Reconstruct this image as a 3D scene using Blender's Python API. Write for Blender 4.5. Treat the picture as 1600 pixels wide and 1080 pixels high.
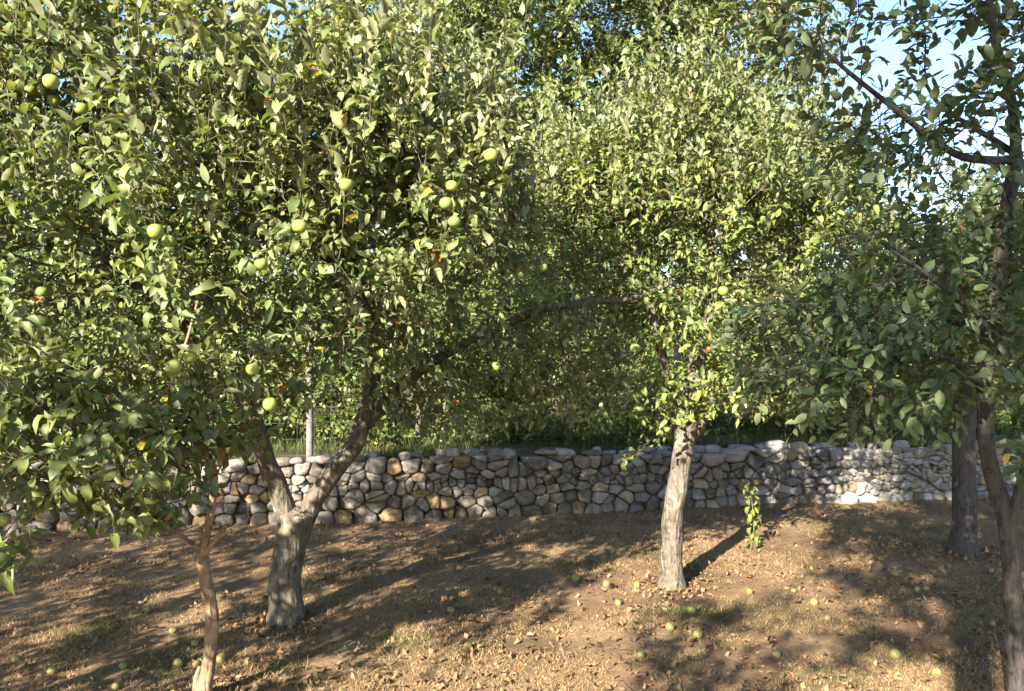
import bpy, bmesh, math, random, time
import numpy as np
from mathutils import Vector, Matrix
from mathutils.geometry import convex_hull_2d

T0 = time.time()
for o in list(bpy.data.objects):
    bpy.data.objects.remove(o)
SC = bpy.context.scene
C = SC.collection
R = math.radians
random.seed(11)
RNG = np.random.default_rng(7)

# ------------------------------------------------------------------ camera, sky, sun, exposure
CAM_H = 1.6
F = 1256.0                       # focal length in photo pixels (photo 1600 x 1080)
cam_d = bpy.data.cameras.new('camera')
cam_d.sensor_width = 36.0
cam_d.lens = 36.0 * F / 1600.0
cam_d.clip_start = 0.05
cam_d.clip_end = 2000
cam = bpy.data.objects.new('camera', cam_d)
C.objects.link(cam)
cam.location = (0, 0, CAM_H)
cam.rotation_euler = (R(90), 0, 0)
SC.camera = cam

SUN_EL = 25.0
SUN_AZ = 30.0                    # light travels this many degrees right of straight ahead
ld = Vector((math.sin(R(SUN_AZ)) * math.cos(R(SUN_EL)), math.cos(R(SUN_AZ)) * math.cos(R(SUN_EL)), -math.sin(R(SUN_EL))))
sun_d = bpy.data.lights.new('sun', 'SUN')
sun_d.energy = 5.0
sun_d.angle = R(0.53)
sun_d.color = (1.0, 0.89, 0.73)
sun = bpy.data.objects.new('sun', sun_d)
C.objects.link(sun)
sun.rotation_euler = ld.to_track_quat('-Z', 'Y').to_euler()

world = bpy.data.worlds.new('World')
SC.world = world
world.use_nodes = True
wn = world.node_tree
wn.nodes.clear()
sky = wn.nodes.new('ShaderNodeTexSky')
sky.sky_type = 'NISHITA'
sky.sun_disc = False
sky.sun_elevation = R(SUN_EL)
sky.sun_rotation = R(180 + SUN_AZ)
sky.air_density = 1.0
sky.dust_density = 0.5
sky.ozone_density = 2.0
bg = wn.nodes.new('ShaderNodeBackground')
bg.inputs['Strength'].default_value = 0.07
wo = wn.nodes.new('ShaderNodeOutputWorld')
wn.links.new(sky.outputs[0], bg.inputs[0])
wn.links.new(bg.outputs[0], wo.inputs[0])

SC.view_settings.view_transform = 'Standard'
SC.view_settings.look = 'None'
SC.view_settings.gamma = 1.0
SC.view_settings.use_curve_mapping = False
SC.view_settings.exposure = 2.45
SC.render.engine = 'CYCLES'
cy = SC.cycles
cy.max_bounces = 7
cy.diffuse_bounces = 4
cy.glossy_bounces = 2
cy.transmission_bounces = 5
cy.transparent_max_bounces = 4
cy.caustics_reflective = False
cy.caustics_refractive = False
cy.use_denoising = True
try:
    cy.denoiser = 'OPENIMAGEDENOISE'
    cy.denoising_input_passes = 'RGB_ALBEDO_NORMAL'
    cy.denoising_prefilter = 'ACCURATE'
except Exception:
    pass


# ------------------------------------------------------------------ small helpers
def P(px, py, d):
    return np.array([(px - 800) / F * d, d, CAM_H - (py - 540) / F * d])

def to_px(p):
    p = np.asarray(p)
    return np.stack([800 + p[..., 0] / p[..., 1] * F, 540 - (p[..., 2] - CAM_H) / p[..., 1] * F], -1)

def norm(v):
    return v / np.maximum(np.linalg.norm(v, axis=-1, keepdims=True), 1e-9)

_perm = np.random.default_rng(3).random((64, 64, 64)).astype(np.float32)
def noise3(p, s=1.0):
    q = np.asarray(p, dtype=np.float64) / s + 1000.0
    i = np.floor(q).astype(int)
    f = q - i
    f = f * f * (3 - 2 * f)
    i0 = i & 63
    i1 = (i + 1) & 63
    x, y, z = f[..., 0], f[..., 1], f[..., 2]
    def g(a, b, c):
        return _perm[(i1 if a else i0)[..., 0], (i1 if b else i0)[..., 1], (i1 if c else i0)[..., 2]]
    c00 = g(0,0,0) * (1 - x) + g(1,0,0) * x
    c10 = g(0,1,0) * (1 - x) + g(1,1,0) * x
    c01 = g(0,0,1) * (1 - x) + g(1,0,1) * x
    c11 = g(0,1,1) * (1 - x) + g(1,1,1) * x
    return (c00 * (1 - y) + c10 * y) * (1 - z) + (c01 * (1 - y) + c11 * y) * z

def fbm(p, s=1.0, o=3):
    t, a, n = 0, 1.0, 0
    for k in range(o):
        t = t + a * noise3(np.asarray(p) + 13.7 * k, s / 2 ** k)
        n += a
        a *= .5
    return t / n

def mesh_np(name, V, faces, mat, col=None, smooth=False):
    """faces: list of int arrays (n,k)"""
    me = bpy.data.meshes.new(name)
    V = np.ascontiguousarray(V, dtype=np.float32)
    me.vertices.add(len(V))
    me.vertices.foreach_set('co', V.ravel())
    loops = np.concatenate([f.ravel() for f in faces]).astype(np.int32)
    tot = np.concatenate([np.full(len(f), f.shape[1], dtype=np.int32) for f in faces])
    start = np.concatenate([[0], np.cumsum(tot)[:-1]]).astype(np.int32)
    me.loops.add(len(loops))
    me.loops.foreach_set('vertex_index', loops)
    me.polygons.add(len(tot))
    me.polygons.foreach_set('loop_start', start)
    me.polygons.foreach_set('loop_total', tot)
    if smooth:
        me.polygons.foreach_set('use_smooth', np.ones(len(tot), dtype=bool))
    me.update(calc_edges=True)
    if col is not None:
        at = me.color_attributes.new('Col', 'FLOAT_COLOR', 'POINT')
        c4 = np.ones((len(V), 4), dtype=np.float32)
        c4[:, :3] = col
        at.data.foreach_set('color', c4.ravel())
    if mat:
        me.materials.append(mat)
    return me

def link(name, me, parent=None, loc=None):
    o = bpy.data.objects.new(name, me)
    C.objects.link(o)
    if parent is not None:
        o.parent = parent
    if loc is not None:
        o.location = loc
    return o

def tag(o, label=None, cat=None, group=None, kind=None):
    if label: o['label'] = label
    if cat: o['category'] = cat
    if group: o['group'] = group
    if kind: o['kind'] = kind
    return o

def root(name, loc, label, cat, group=None):
    o = bpy.data.objects.new(name, None)
    C.objects.link(o)
    o.location = loc
    o.empty_display_size = .1
    return tag(o, label, cat, group)


# ------------------------------------------------------------------ materials
class NT:
    def __init__(s, name):
        s.m = bpy.data.materials.new(name)
        s.m.use_nodes = True
        s.t = s.m.node_tree
        s.t.nodes.clear()
        s.out = s.n('ShaderNodeOutputMaterial')
    def n(s, typ, **kw):
        nd = s.t.nodes.new(typ)
        for k, v in kw.items():
            setattr(nd, k, v)
        return nd
    def l(s, a, b):
        s.t.links.new(a, b)
    def noise(s, vec, scale, detail=4, rough=.55):
        nd = s.n('ShaderNodeTexNoise')
        nd.inputs['Scale'].default_value = scale
        nd.inputs['Detail'].default_value = detail
        nd.inputs['Roughness'].default_value = rough
        if vec is not None: s.l(vec, nd.inputs['Vector'])
        return nd.outputs['Fac']
    def ramp(s, fac, stops):
        nd = s.n('ShaderNodeValToRGB')
        el = nd.color_ramp.elements
        while len(el) < len(stops): el.new(.5)
        for e, (p, c) in zip(el, stops):
            e.position = p
            e.color = (*c, 1) if len(c) == 3 else c
        s.l(fac, nd.inputs[0])
        return nd.outputs[0]
    def mix(s, fac, a, b, typ='MIX'):
        nd = s.n('ShaderNodeMix', data_type='RGBA', blend_type=typ)
        for sock, v in ((nd.inputs[0], fac), (nd.inputs[6], a), (nd.inputs[7], b)):
            if hasattr(v, 'type') and hasattr(v, 'is_linked'): s.l(v, sock)
            elif isinstance(v, (int, float)): sock.default_value = v
            else: sock.default_value = (*v, 1)
        return nd.outputs[2]
    def bump(s, h, strength, dist):
        nd = s.n('ShaderNodeBump')
        nd.inputs['Strength'].default_value = strength
        nd.inputs['Distance'].default_value = dist
        s.l(h, nd.inputs['Height'])
        return nd.outputs[0]
    def bsdf(s, col, rough=.7, spec=.3, nrm=None):
        b = s.n('ShaderNodeBsdfPrincipled')
        if hasattr(col, 'is_linked'): s.l(col, b.inputs['Base Color'])
        else: b.inputs['Base Color'].default_value = (*col, 1)
        b.inputs['Roughness'].default_value = rough
        b.inputs['Specular IOR Level'].default_value = spec
        if nrm is not None: s.l(nrm, b.inputs['Normal'])
        return b
    def done(s, sh):
        s.l(sh, s.out.inputs[0])
        return s.m

def obj_coords(t, scale=(1, 1, 1)):
    tc = t.n('ShaderNodeTexCoord')
    mp = t.n('ShaderNodeMapping')
    mp.inputs['Scale'].default_value = scale
    t.l(tc.outputs['Object'], mp.inputs['Vector'])
    return mp.outputs[0]

def leaf_material(name, rough=.45, spec=.45, transl=.32, under=(.22, .24, .15), undermix=.6):
    t = NT(name)
    at = t.n('ShaderNodeVertexColor', layer_name='Col')
    v = obj_coords(t)
    n = t.noise(v, 60, 2)
    base = t.mix(.35, at.outputs[0], t.ramp(n, [(.3, (.55, .55, .55)), (.7, (1.35, 1.3, 1.2))]), 'MULTIPLY')
    geo = t.n('ShaderNodeNewGeometry')
    ub = t.mix(undermix, base, under)
    col = t.mix(geo.outputs['Backfacing'], base, ub)
    b = t.bsdf(col, rough, spec)
    tr = t.n('ShaderNodeBsdfTranslucent')
    tc = t.mix(1.0, base, (1.5, 1.55, .7), 'MULTIPLY')
    t.l(tc, tr.inputs[0])
    ms = t.n('ShaderNodeMixShader')
    ms.inputs[0].default_value = transl
    t.l(b.outputs[0], ms.inputs[1])
    t.l(tr.outputs[0], ms.inputs[2])
    return t.done(ms.outputs[0])

def bark_material(name, c1, c2, lich, lichen_amt=.55, bump=1.0):
    t = NT(name)
    v = obj_coords(t, (1, 1, .28))
    v2 = obj_coords(t)
    n = t.noise(v, 42, 6, .65)
    col = t.ramp(n, [(.28, c1), (.52, c2), (.75, tuple(min(1, x * 1.35) for x in c2))])
    l = t.ramp(t.noise(v2, 9, 5, .6), [(lichen_amt, (0, 0, 0)), (lichen_amt + .08, (1, 1, 1))])
    col = t.mix(l, col, lich)
    m = t.ramp(t.noise(v2, 4.5, 4, .6), [(.50, (0, 0, 0)), (.66, (.6, .6, .6))])
    col = t.mix(m, col, (.085, .09, .055))
    dkp = t.ramp(t.noise(v2, 15, 5, .65), [(.54, (0, 0, 0)), (.64, (.75, .75, .75))])
    col = t.mix(dkp, col, tuple(x * .7 for x in c1))
    vor = t.n('ShaderNodeTexVoronoi', feature='DISTANCE_TO_EDGE')
    vor.inputs['Scale'].default_value = 34
    t.l(v, vor.inputs['Vector'])
    h = t.n('ShaderNodeMath', operation='ADD')
    t.l(n, h.inputs[0])
    t.l(vor.outputs['Distance'], h.inputs[1])
    return t.done(t.bsdf(col, .85, .2, t.bump(h.outputs[0], 1.0 * bump, .02)).outputs[0])

def simple_noise_material(name, stops, scale, rough=.8, bump=.5, bd=.005, spec=.25, detail=5):
    t = NT(name)
    v = obj_coords(t)
    n = t.noise(v, scale, detail, .6)
    return t.done(t.bsdf(t.ramp(n, stops), rough, spec, t.bump(n, bump, bd)).outputs[0])

M = {}
M['apple_leaf'] = leaf_material('apple leaf', .5, .4, .30, (.26, .27, .18), .6)
M['broad_leaf'] = leaf_material('broad dark leaf', .5, .4, .25, (.16, .19, .12), .5)
M['small_leaf'] = leaf_material('small leaf', .45, .4, .3, (.15, .18, .09), .4)
M['dry_leaf'] = leaf_material('dry leaf', .8, .15, .1, (.22, .16, .10), .4)
M['grass'] = leaf_material('grass blade', .7, .2, .25, (.2, .2, .1), .1)
M['bark'] = bark_material('grey apple bark', (.045, .038, .032), (.13, .108, .088), (.25, .225, .18), .57)
M['bark_dark'] = bark_material('dark bark', (.03, .027, .026), (.075, .065, .06), (.12, .11, .098), .66)
M['bark_tan'] = bark_material('tan young bark', (.10, .065, .04), (.25, .175, .11), (.33, .26, .18), .66, .8)
M['twig'] = simple_noise_material('twig bark', [(.3, (.055, .045, .028)), (.7, (.13, .11, .065))], 30, .8, .4)
M['post'] = simple_noise_material('weathered post', [(.3, (.08, .075, .07)), (.7, (.20, .19, .18))], 22, .85, .6)
M['wire'] = simple_noise_material('galvanised wire', [(.3, (.07, .065, .06)), (.7, (.16, .15, .14))], 20, .7, 0, .001, .3)
M['stem'] = simple_noise_material('fruit stem', [(.3, (.07, .05, .02)), (.7, (.16, .12, .05))], 60)

def apple_material():
    t = NT('green apple skin')
    v = obj_coords(t)
    oi = t.n('ShaderNodeObjectInfo')
    a = t.ramp(oi.outputs['Random'], [(0, (.095, .16, .04)), (.5, (.14, .205, .045)), (1, (.22, .24, .05))])
    n = t.noise(v, 30, 4)
    a = t.mix(t.ramp(n, [(.45, (0, 0, 0)), (.8, (.35, .35, .35))]), a, (.30, .27, .06))
    sp = t.n('ShaderNodeTexVoronoi')
    sp.inputs['Scale'].default_value = 260
    t.l(v, sp.inputs['Vector'])
    dots = t.ramp(sp.outputs['Distance'], [(.12, (1, 1, 1)), (.2, (0, 0, 0))])
    a = t.mix(dots, a, (.45, .46, .22))
    b = t.bsdf(a, .38, .45)
    return t.done(b.outputs[0])
M['apple'] = apple_material()

def fallen_apple_material():
    t = NT('fallen apple skin')
    v = obj_coords(t)
    oi = t.n('ShaderNodeObjectInfo')
    a = t.ramp(oi.outputs['Random'], [(0, (.11, .15, .04)), (.6, (.19, .195, .06)), (1, (.17, .12, .055))])
    n = t.noise(v, 28, 4)
    r = t.ramp(n, [(.52, (0, 0, 0)), (.6, (1, 1, 1))])
    a = t.mix(r, a, (.20, .12, .05))
    return t.done(t.bsdf(a, .45, .4, t.bump(n, .2, .003)).outputs[0])
M['fallen_apple'] = fallen_apple_material()

def pom_material():
    t = NT('red fruit skin')
    n = t.noise(obj_coords(t), 20, 4)
    return t.done(t.bsdf(t.ramp(n, [(.35, (.45, .06, .03)), (.7, (.55, .22, .08))]), .4, .4).outputs[0])
M['red_fruit'] = pom_material()

def stone_material():
    t = NT('limestone')
    oi = t.n('ShaderNodeObjectInfo')
    at = t.n('ShaderNodeVertexColor', layer_name='Col')
    v = obj_coords(t)
    n1 = t.noise(v, 7, 6, .65)
    n2 = t.noise(v, 45, 5, .7)
    base = t.mix(1.0, at.outputs[0], t.ramp(n1, [(.25, (.55, .55, .58)), (.55, (1, 1, 1)), (.8, (1.3, 1.22, 1.08))]), 'MULTIPLY')
    base = t.mix(.6, base, t.ramp(n2, [(.3, (.55, .55, .55)), (.65, (1.2, 1.2, 1.2))]), 'MULTIPLY')
    lic = t.ramp(t.noise(v, 18, 4, .6), [(.62, (0, 0, 0)), (.68, (.8, .8, .8))])
    base = t.mix(lic, base, (.36, .34, .29))
    dk = t.ramp(t.noise(v, 11, 5, .7), [(.60, (0, 0, 0)), (.72, (.7, .7, .7))])
    base = t.mix(dk, base, (.10, .095, .085))
    h = t.n('ShaderNodeMath', operation='ADD')
    t.l(n1, h.inputs[0]); t.l(n2, h.inputs[1])
    return t.done(t.bsdf(base, .9, .2, t.bump(h.outputs[0], .9, .018)).outputs[0])
M['stone'] = stone_material()

def soil_material(name, stops, green, gthr):
    t = NT(name)
    v = obj_coords(t)
    n1 = t.noise(v, 1.3, 6, .6)
    n2 = t.noise(v, 24, 5, .7)
    n3 = t.noise(v, 130, 3, .7)
    a = t.ramp(n1, stops)
    a = t.mix(.7, a, t.ramp(n2, [(.3, (.5, .48, .45)), (.65, (1.25, 1.2, 1.1))]), 'MULTIPLY')
    a = t.mix(.5, a, t.ramp(n3, [(.35, (.5, .5, .5)), (.65, (1.4, 1.35, 1.25))]), 'MULTIPLY')
    g = t.ramp(t.noise(v, .9, 5, .62), [(gthr, (0, 0, 0)), (gthr + .12, (.75, .75, .75))])
    a = t.mix(g, a, green)
    h = t.n('ShaderNodeMath', operation='ADD')
    t.l(n2, h.inputs[0]); t.l(n3, h.inputs[1])
    return t.done(t.bsdf(a, .95, .1, t.bump(h.outputs[0], 1.0, .02)).outputs[0])
M['ground'] = soil_material('dry orchard ground', [(.3, (.12, .083, .055)), (.5, (.25, .172, .11)), (.7, (.38, .27, .172))], (.10, .115, .045), .55)
M['terrace'] = soil_material('terrace soil', [(.3, (.08, .06, .045)), (.6, (.15, .12, .09)), (.8, (.24, .20, .155))], (.05, .06, .025), .42)


# ------------------------------------------------------------------ terrain
def wy(x):                                   # front line of the stone wall
    return 6.80 + 0.183 * (np.asarray(x) + 3.31)
WALL_H = .575

def gz(x, y):
    x = np.asarray(x, float); y = np.asarray(y, float)
    p = np.stack([x, y, np.zeros_like(x)], -1)
    m = np.exp(-((x / 12) ** 2 + ((y - 4) / 12) ** 2))
    z = (fbm(p, 1.4, 2) - .5) * .06 + (fbm(p, .22, 2) - .5) * .022
    rise = np.clip(1 - (wy(x) - y) / 1.2, 0, 1) ** 2 * .05
    return (z + rise) * m

def grid_mesh(name, xs, ys, zf, mat, xyf=None):
    X, Y = np.meshgrid(xs, ys)
    if xyf: X, Y = xyf(X, Y)
    V = np.stack([X, Y, zf(X, Y)], -1).reshape(-1, 3)
    nx, ny = len(xs), len(ys)
    i = (np.arange(ny - 1)[:, None] * nx + np.arange(nx - 1)[None]).ravel()
    return mesh_np(name, V, [np.stack([i, i + 1, i + 1 + nx, i + nx], -1)], mat, smooth=True)

def nonuni(lo, a, b, hi, step):
    core = np.arange(a, b, step)
    left = -np.geomspace(.3, a - lo, 14)[::-1] + a
    right = np.geomspace(.3, hi - b, 14) + b
    return np.concatenate([left, core, right])

ground = link('ground', grid_mesh('ground', nonuni(-300, -6, 8, 300, .055), nonuni(-200, 2.4, 9, 600, .055), gz, M['ground']))
tag(ground, kind='structure')

def tz(X, Y):
    p = np.stack([X, Y, np.zeros_like(X)], -1)
    back = np.clip(Y - wy(X), 0, 400)
    m = np.exp(-((X / 20) ** 2 + ((Y - 9) / 25) ** 2))
    return WALL_H - .02 + (fbm(p, .8, 3) - .5) * .10 * m + np.clip(back - 25, 0, 400) * .012
terr = link('terrace_ground', grid_mesh('terrace_ground', nonuni(-300, -9, 11, 300, .16), np.concatenate([np.arange(.10, 6, .12), np.geomspace(6.2, 600, 30)]),
            tz, M['terrace'], lambda X, Y: (X, wy(X) + Y)))
tag(terr, kind='structure')


# ------------------------------------------------------------------ dry-stone wall
wdir = norm(np.array([1, .183, 0.0]))
wnor = np.array([wdir[1], -wdir[0], 0.0])        # towards the camera
WU0, WU1 = -5.6, 7.4
WL = WU1 - WU0
def wpt(u, v, out):                              # u along, v up, out = towards the viewer
    b = np.array([-3.31, 6.80, 0.0]) + wdir * (u + 3.36)
    return b + wnor * out + np.array([0, 0, v])

def clip_poly(poly, a, b, w=1.0):                       # keep the points nearer to a than to b
    m = (a + b) / 2
    n = (b - a) * np.array([.62, 1.0]) if w else b - a
    out = []
    k = len(poly)
    for i in range(k):
        p, q = poly[i], poly[(i + 1) % k]
        dp, dq = np.dot(p - m, n), np.dot(q - m, n)
        if dp <= 0: out.append(p)
        if (dp < 0 < dq) or (dq < 0 < dp):
            out.append(p + (q - p) * (dp / (dp - dq)))
    return out

def wall_top(u):
    return WALL_H + .07 * (noise3(np.array([[u, 3.3, 7.1]]), .8)[0] - .5) + .08 * (noise3(np.array([[u, 9.3, 1.1]]), .2)[0] - .5)

def stone_mesh(poly, depth, bulge, rs):
    c = poly.mean(0)
    nx = np.roll(poly, -1, 0)
    k = rs.uniform(.08, .2)
    q = np.concatenate([poly * (1 - k) + nx * k, poly * .5 + nx * .5, poly * k + nx * (1 - k)], 1).reshape(-1, 2)
    ln = np.linalg.norm(np.roll(q, -1, 0) - q, axis=1)
    q = q[ln > .008]
    if len(q) > 18: q = np.delete(q, np.arange(1, len(q), 3), 0)
    q = c + (q - c) * (rs.uniform(.955, 1.0) + .22 * (noise3(np.concatenate([q, np.full((len(q), 1), rs.random() * 9)], 1), .03) - .5))[:, None]
    d = q - c
    n = len(q)
    tilt = rs.normal(0, .3, 2)
    rings = []
    for sc, out in ((.90, -depth), (1.0, -.02), (.93, bulge * .45), (.66, bulge * .95), (.30, bulge * 1.08)):
        pts = c + d * sc
        o = np.full(n, out) + (d * sc) @ tilt * (1 if out > -.05 else 0)
        if out > -.05:
            o = o + (fbm(np.concatenate([pts, np.full((n, 1), out)], 1) + rs.random() * 9, .045, 3) - .5) * .055
        rings.append(np.concatenate([pts, o[:, None]], 1))
    V = np.concatenate(rings + [np.array([[c[0], c[1], bulge * 1.05 + rs.normal(0, .004)]])])
    f4, f3 = [], []
    for r in range(4):
        for i in range(n):
            j = (i + 1) % n
            f4.append((r * n + i, r * n + j, (r + 1) * n + j, (r + 1) * n + i))
    for i in range(n):
        f3.append((4 * n + i, 4 * n + (i + 1) % n, 5 * n))
    return V, np.array(f4), np.array(f3), c

def build_wall():
    rs = np.random.default_rng(21)
    w = root('stone_wall', tuple(wpt(0, 0, 0)), 'low dry-stone wall of rough grey limestone running behind the tree trunks', 'wall')
    base = wpt(0, 0, 0)
    pts = []
    v = .03
    rows = []
    while v < WALL_H + .02:
        h = rs.uniform(.045, .115) * (1.1 - .5 * v)
        rows.append((v + h / 2, h))
        v += h
    for (vc, h) in rows:
        u = WU0 + rs.uniform(0, .1)
        while u < WU1:
            sz = .72 if u > 3.6 else 1.0
            wd = h * rs.uniform(.7, 2.2) * sz
            if rs.random() < .10: wd *= 1.35
            pts.append((u + wd / 2, vc + rs.normal(0, h * .15)))
            if rs.random() < (.35 if u > 3.4 else .10):
                pts.append((u + wd / 2 + rs.normal(0, .02), vc + h * .45))
            u += wd
    pts = np.array(pts)
    pts = pts[rs.random(len(pts)) > .10]
    pts = np.array([p for p in pts if p[1] <= wall_top(p[0]) - .015])
    made = []
    for i, a in enumerate(pts):
        top = wall_top(a[0])
        if a[1] > top - .015: continue
        near = np.argsort((((pts - a) * [.75, 1]) ** 2).sum(1))[1:26]
        poly = [np.array([a[0] - .3, -.04]), np.array([a[0] + .3, -.04]), np.array([a[0] + .3, top]), np.array([a[0] - .3, top])]
        for k in near:
            poly = clip_poly(poly, a, pts[k], 1.0 + .22 * (noise3(np.array([[pts[k][0] * 31 + a[0] * 31, pts[k][1] * 17 + a[1] * 17, 2.]]), 1.0)[0] - .5))
            if len(poly) < 3: break
        if len(poly) < 3: continue
        poly = np.array(poly)
        ext = poly.max(0) - poly.min(0)
        if min(ext) < .022: continue
        x, y = poly[:, 0], poly[:, 1]
        area = .5 * abs(np.dot(x, np.roll(y, 1)) - np.dot(y, np.roll(x, 1)))
        V, f4, f3, c = stone_mesh(poly, .13, rs.uniform(.008, .034), rs)
        out = rs.normal(0, .022)
        made.append((V, f4, f3, c, out, area))
    # capping: small flat rubble along the top edge
    cap = []
    u = WU0
    while u < WU1:
        wd = rs.uniform(.06, .22)
        for row in range(2):
            if rs.random() < .4: continue
            cap.append((u + wd / 2 + rs.normal(0, .03), wd * rs.uniform(.7, 1.0), row))
        u += wd
    # colour families: blue-grey in the middle, pale at the right, ochre at the left foot
    def colour(u, v):
        t = rs.random()
        if u > 3.4: c = np.array([.44, .43, .42]) if t < .75 else np.array([.45, .39, .31])
        elif u > .8: c = np.array([.32, .315, .32]) if t < .75 else np.array([.38, .33, .27])
        else:
            pt = .14 + .34 * max(0, .30 - v) / .30
            c = np.array([.34, .315, .28]) if t > pt else np.array([.36, .27, .16]) if t > pt * .45 else np.array([.31, .26, .20])
        return c * np.array([1.0, .97, .93]) * rs.uniform(.36, .88)
    ob = []
    for (V, f4, f3, c, out, area) in made:
        W = base * 0 + np.outer(V[:, 0], wdir) + np.outer(V[:, 2] + out, wnor)
        W[:, 2] += V[:, 1]
        W0 = c[0] * wdir + np.array([0, 0, c[1]])
        pw = base + W0
        px = to_px(pw)
        vis = area / pw[1] ** 2 if (-30 < px[0] < 1630) else 0
        if px[0] < 250: vis *= .45
        ob.append((vis, W - W0, f4, f3, W0, np.tile(colour(c[0], c[1]), (len(V), 1))))
    ico = bmesh.new(); bmesh.ops.create_icosphere(ico, subdivisions=2, radius=1)
    IV = np.array([v.co[:] for v in ico.verts]); IF = np.array([[v.index for v in f.verts] for f in ico.faces]); ico.free()
    for (u, wd, row) in cap:
        k = rs.random() * 50
        s = np.array([wd * .55, wd * rs.uniform(.4, .6), rs.uniform(.02, .06)])
        V = np.sign(IV) * np.abs(IV) ** .75 * s * (1 + (fbm(IV + k, .8, 2) - .5)[:, None] * .7)
        a = rs.uniform(-.5, .5); ca, sa = math.cos(a), math.sin(a)
        V = np.stack([V[:, 0] * ca - V[:, 1] * sa, V[:, 0] * sa + V[:, 1] * ca, V[:, 2]], -1)
        W0 = u * wdir - wnor * (.06 + .14 * row + rs.normal(0, .02)) + np.array([0, 0, wall_top(u) + .012 - .01 * row])
        pw = base + W0; px = to_px(pw)
        vis = (wd * .04) / pw[1] ** 2 if (-30 < px[0] < 1630) else 0
        if px[0] < 250: vis *= .45
        ob.append((vis, V, None, IF, W0, np.tile(colour(u, .6) * 1.12, (len(V), 1))))
    ob.sort(key=lambda t: -t[0])
    restV, rest4, rest3, restC, off = [], [], [], [], 0
    for k, (vis, V, f4, f3, W0, col) in enumerate(ob):
        if k < 300 and vis > 0:
            me = mesh_np('stone', V, [f for f in (f4, f3) if f is not None], M['stone'], col, smooth=False)
            link('stone', me, w, tuple(W0))
        else:
            restV.append(V + W0); restC.append(col)
            if f4 is not None: rest4.append(f4 + off)
            rest3.append(f3 + off); off += len(V)
    me = mesh_np('smaller_stones', np.concatenate(restV), [np.concatenate(rest4), np.concatenate(rest3)], M['stone'], np.concatenate(restC), smooth=False)
    tag(link('smaller_stones', me, w), kind='stuff')
    # dark earth and rubble core behind the face stones
    bm = bmesh.new()
    ng = 60
    prof = [(-.075, -.1), (-.075, WALL_H - .06), (-.42, WALL_H - .06), (-.42, -.1)]
    vs = [[bm.verts.new(np.array(wdir * (WU0 + WL * i / ng) + wnor * (p[0] + .01 * math.sin(i * 7.3)) + np.array([0, 0, p[1]]))) for p in prof] for i in range(ng + 1)]
    for i in range(ng):
        for j in range(3):
            bm.faces.new((vs[i][j], vs[i + 1][j], vs[i + 1][j + 1], vs[i][j + 1]))
    me = bpy.data.meshes.new('earth_core'); bm.to_mesh(me); bm.free(); me.materials.append(M['ground'])
    link('earth_core', me, w)
    print('stones', len(ob))
build_wall()


# ------------------------------------------------------------------ fence on the wall
def tube(path, radii, sides, jitter=0, seed=0, ridges=0.0, cap=True):
    path = np.asarray(path, float); n = len(path)
    t = norm(np.gradient(path, axis=0))
    ref = np.array([.31, .95, .05]); ref = norm(ref - t[0] * (ref @ t[0]))
    rings = []
    k = np.arange(sides) / sides * 2 * np.pi
    for i in range(n):
        ref = norm(ref - t[i] * (ref @ t[i]))
        b = np.cross(t[i], ref)
        d = np.outer(np.cos(k), ref) + np.outer(np.sin(k), b)
        r = np.full(sides, radii[i])
        if jitter:
            r = r * (1 + jitter * (fbm(path[i] + d * radii[i] + seed, max(.09, radii[0]), 2) - .5) * 2)
        if ridges:
            r = r * (1 + ridges * np.cos(3 * k + seed + 1.3 * math.sin(i * .12)) + ridges * .7 * np.cos(5 * k + 2 * seed))
        rings.append(path[i] + d * r[:, None])
    V = np.concatenate(rings)
    i = np.arange(n - 1)[:, None] * sides
    a = np.arange(sides)[None]; b = (np.arange(sides)[None] + 1) % sides
    f4 = np.stack([i + a, i + b, i + sides + b, i + sides + a], -1).reshape(-1, 4)
    if cap:
        V = np.concatenate([V, path[-1:] + t[-1:] * radii[-1] * .5])
        s = (n - 1) * sides
        f3 = np.stack([s + a[0], s + b[0], np.full(sides, len(V) - 1)], -1)
        return V, f4, f3
    return V, f4, np.zeros((0, 3), int)

def tube_mesh(name, path, radii, sides, mat, jitter=0, seed=0, ridges=0):
    V, f4, f3 = tube(path, radii, sides, jitter, seed, ridges)
    return mesh_np(name, V, [f4, f3], mat, smooth=True)

def resample(pts, step):
    pts = np.asarray(pts, float)
    # Catmull-Rom through the points
    ex = np.concatenate([[2 * pts[0] - pts[1]], pts, [2 * pts[-1] - pts[-2]]])
    out = []
    for i in range(1, len(ex) - 2):
        L = np.linalg.norm(ex[i + 1] - ex[i]); n = max(1, int(round(L / step)))
        for k in range(n):
            t = k / n
            out.append(.5 * (2 * ex[i] + (ex[i + 1] - ex[i - 1]) * t + (2 * ex[i - 1] - 5 * ex[i] + 4 * ex[i + 1] - ex[i + 2]) * t * t + (-ex[i - 1] + 3 * ex[i] - 3 * ex[i + 1] + ex[i + 2]) * t ** 3))
    out.append(pts[-1])
    return np.array(out)

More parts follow.
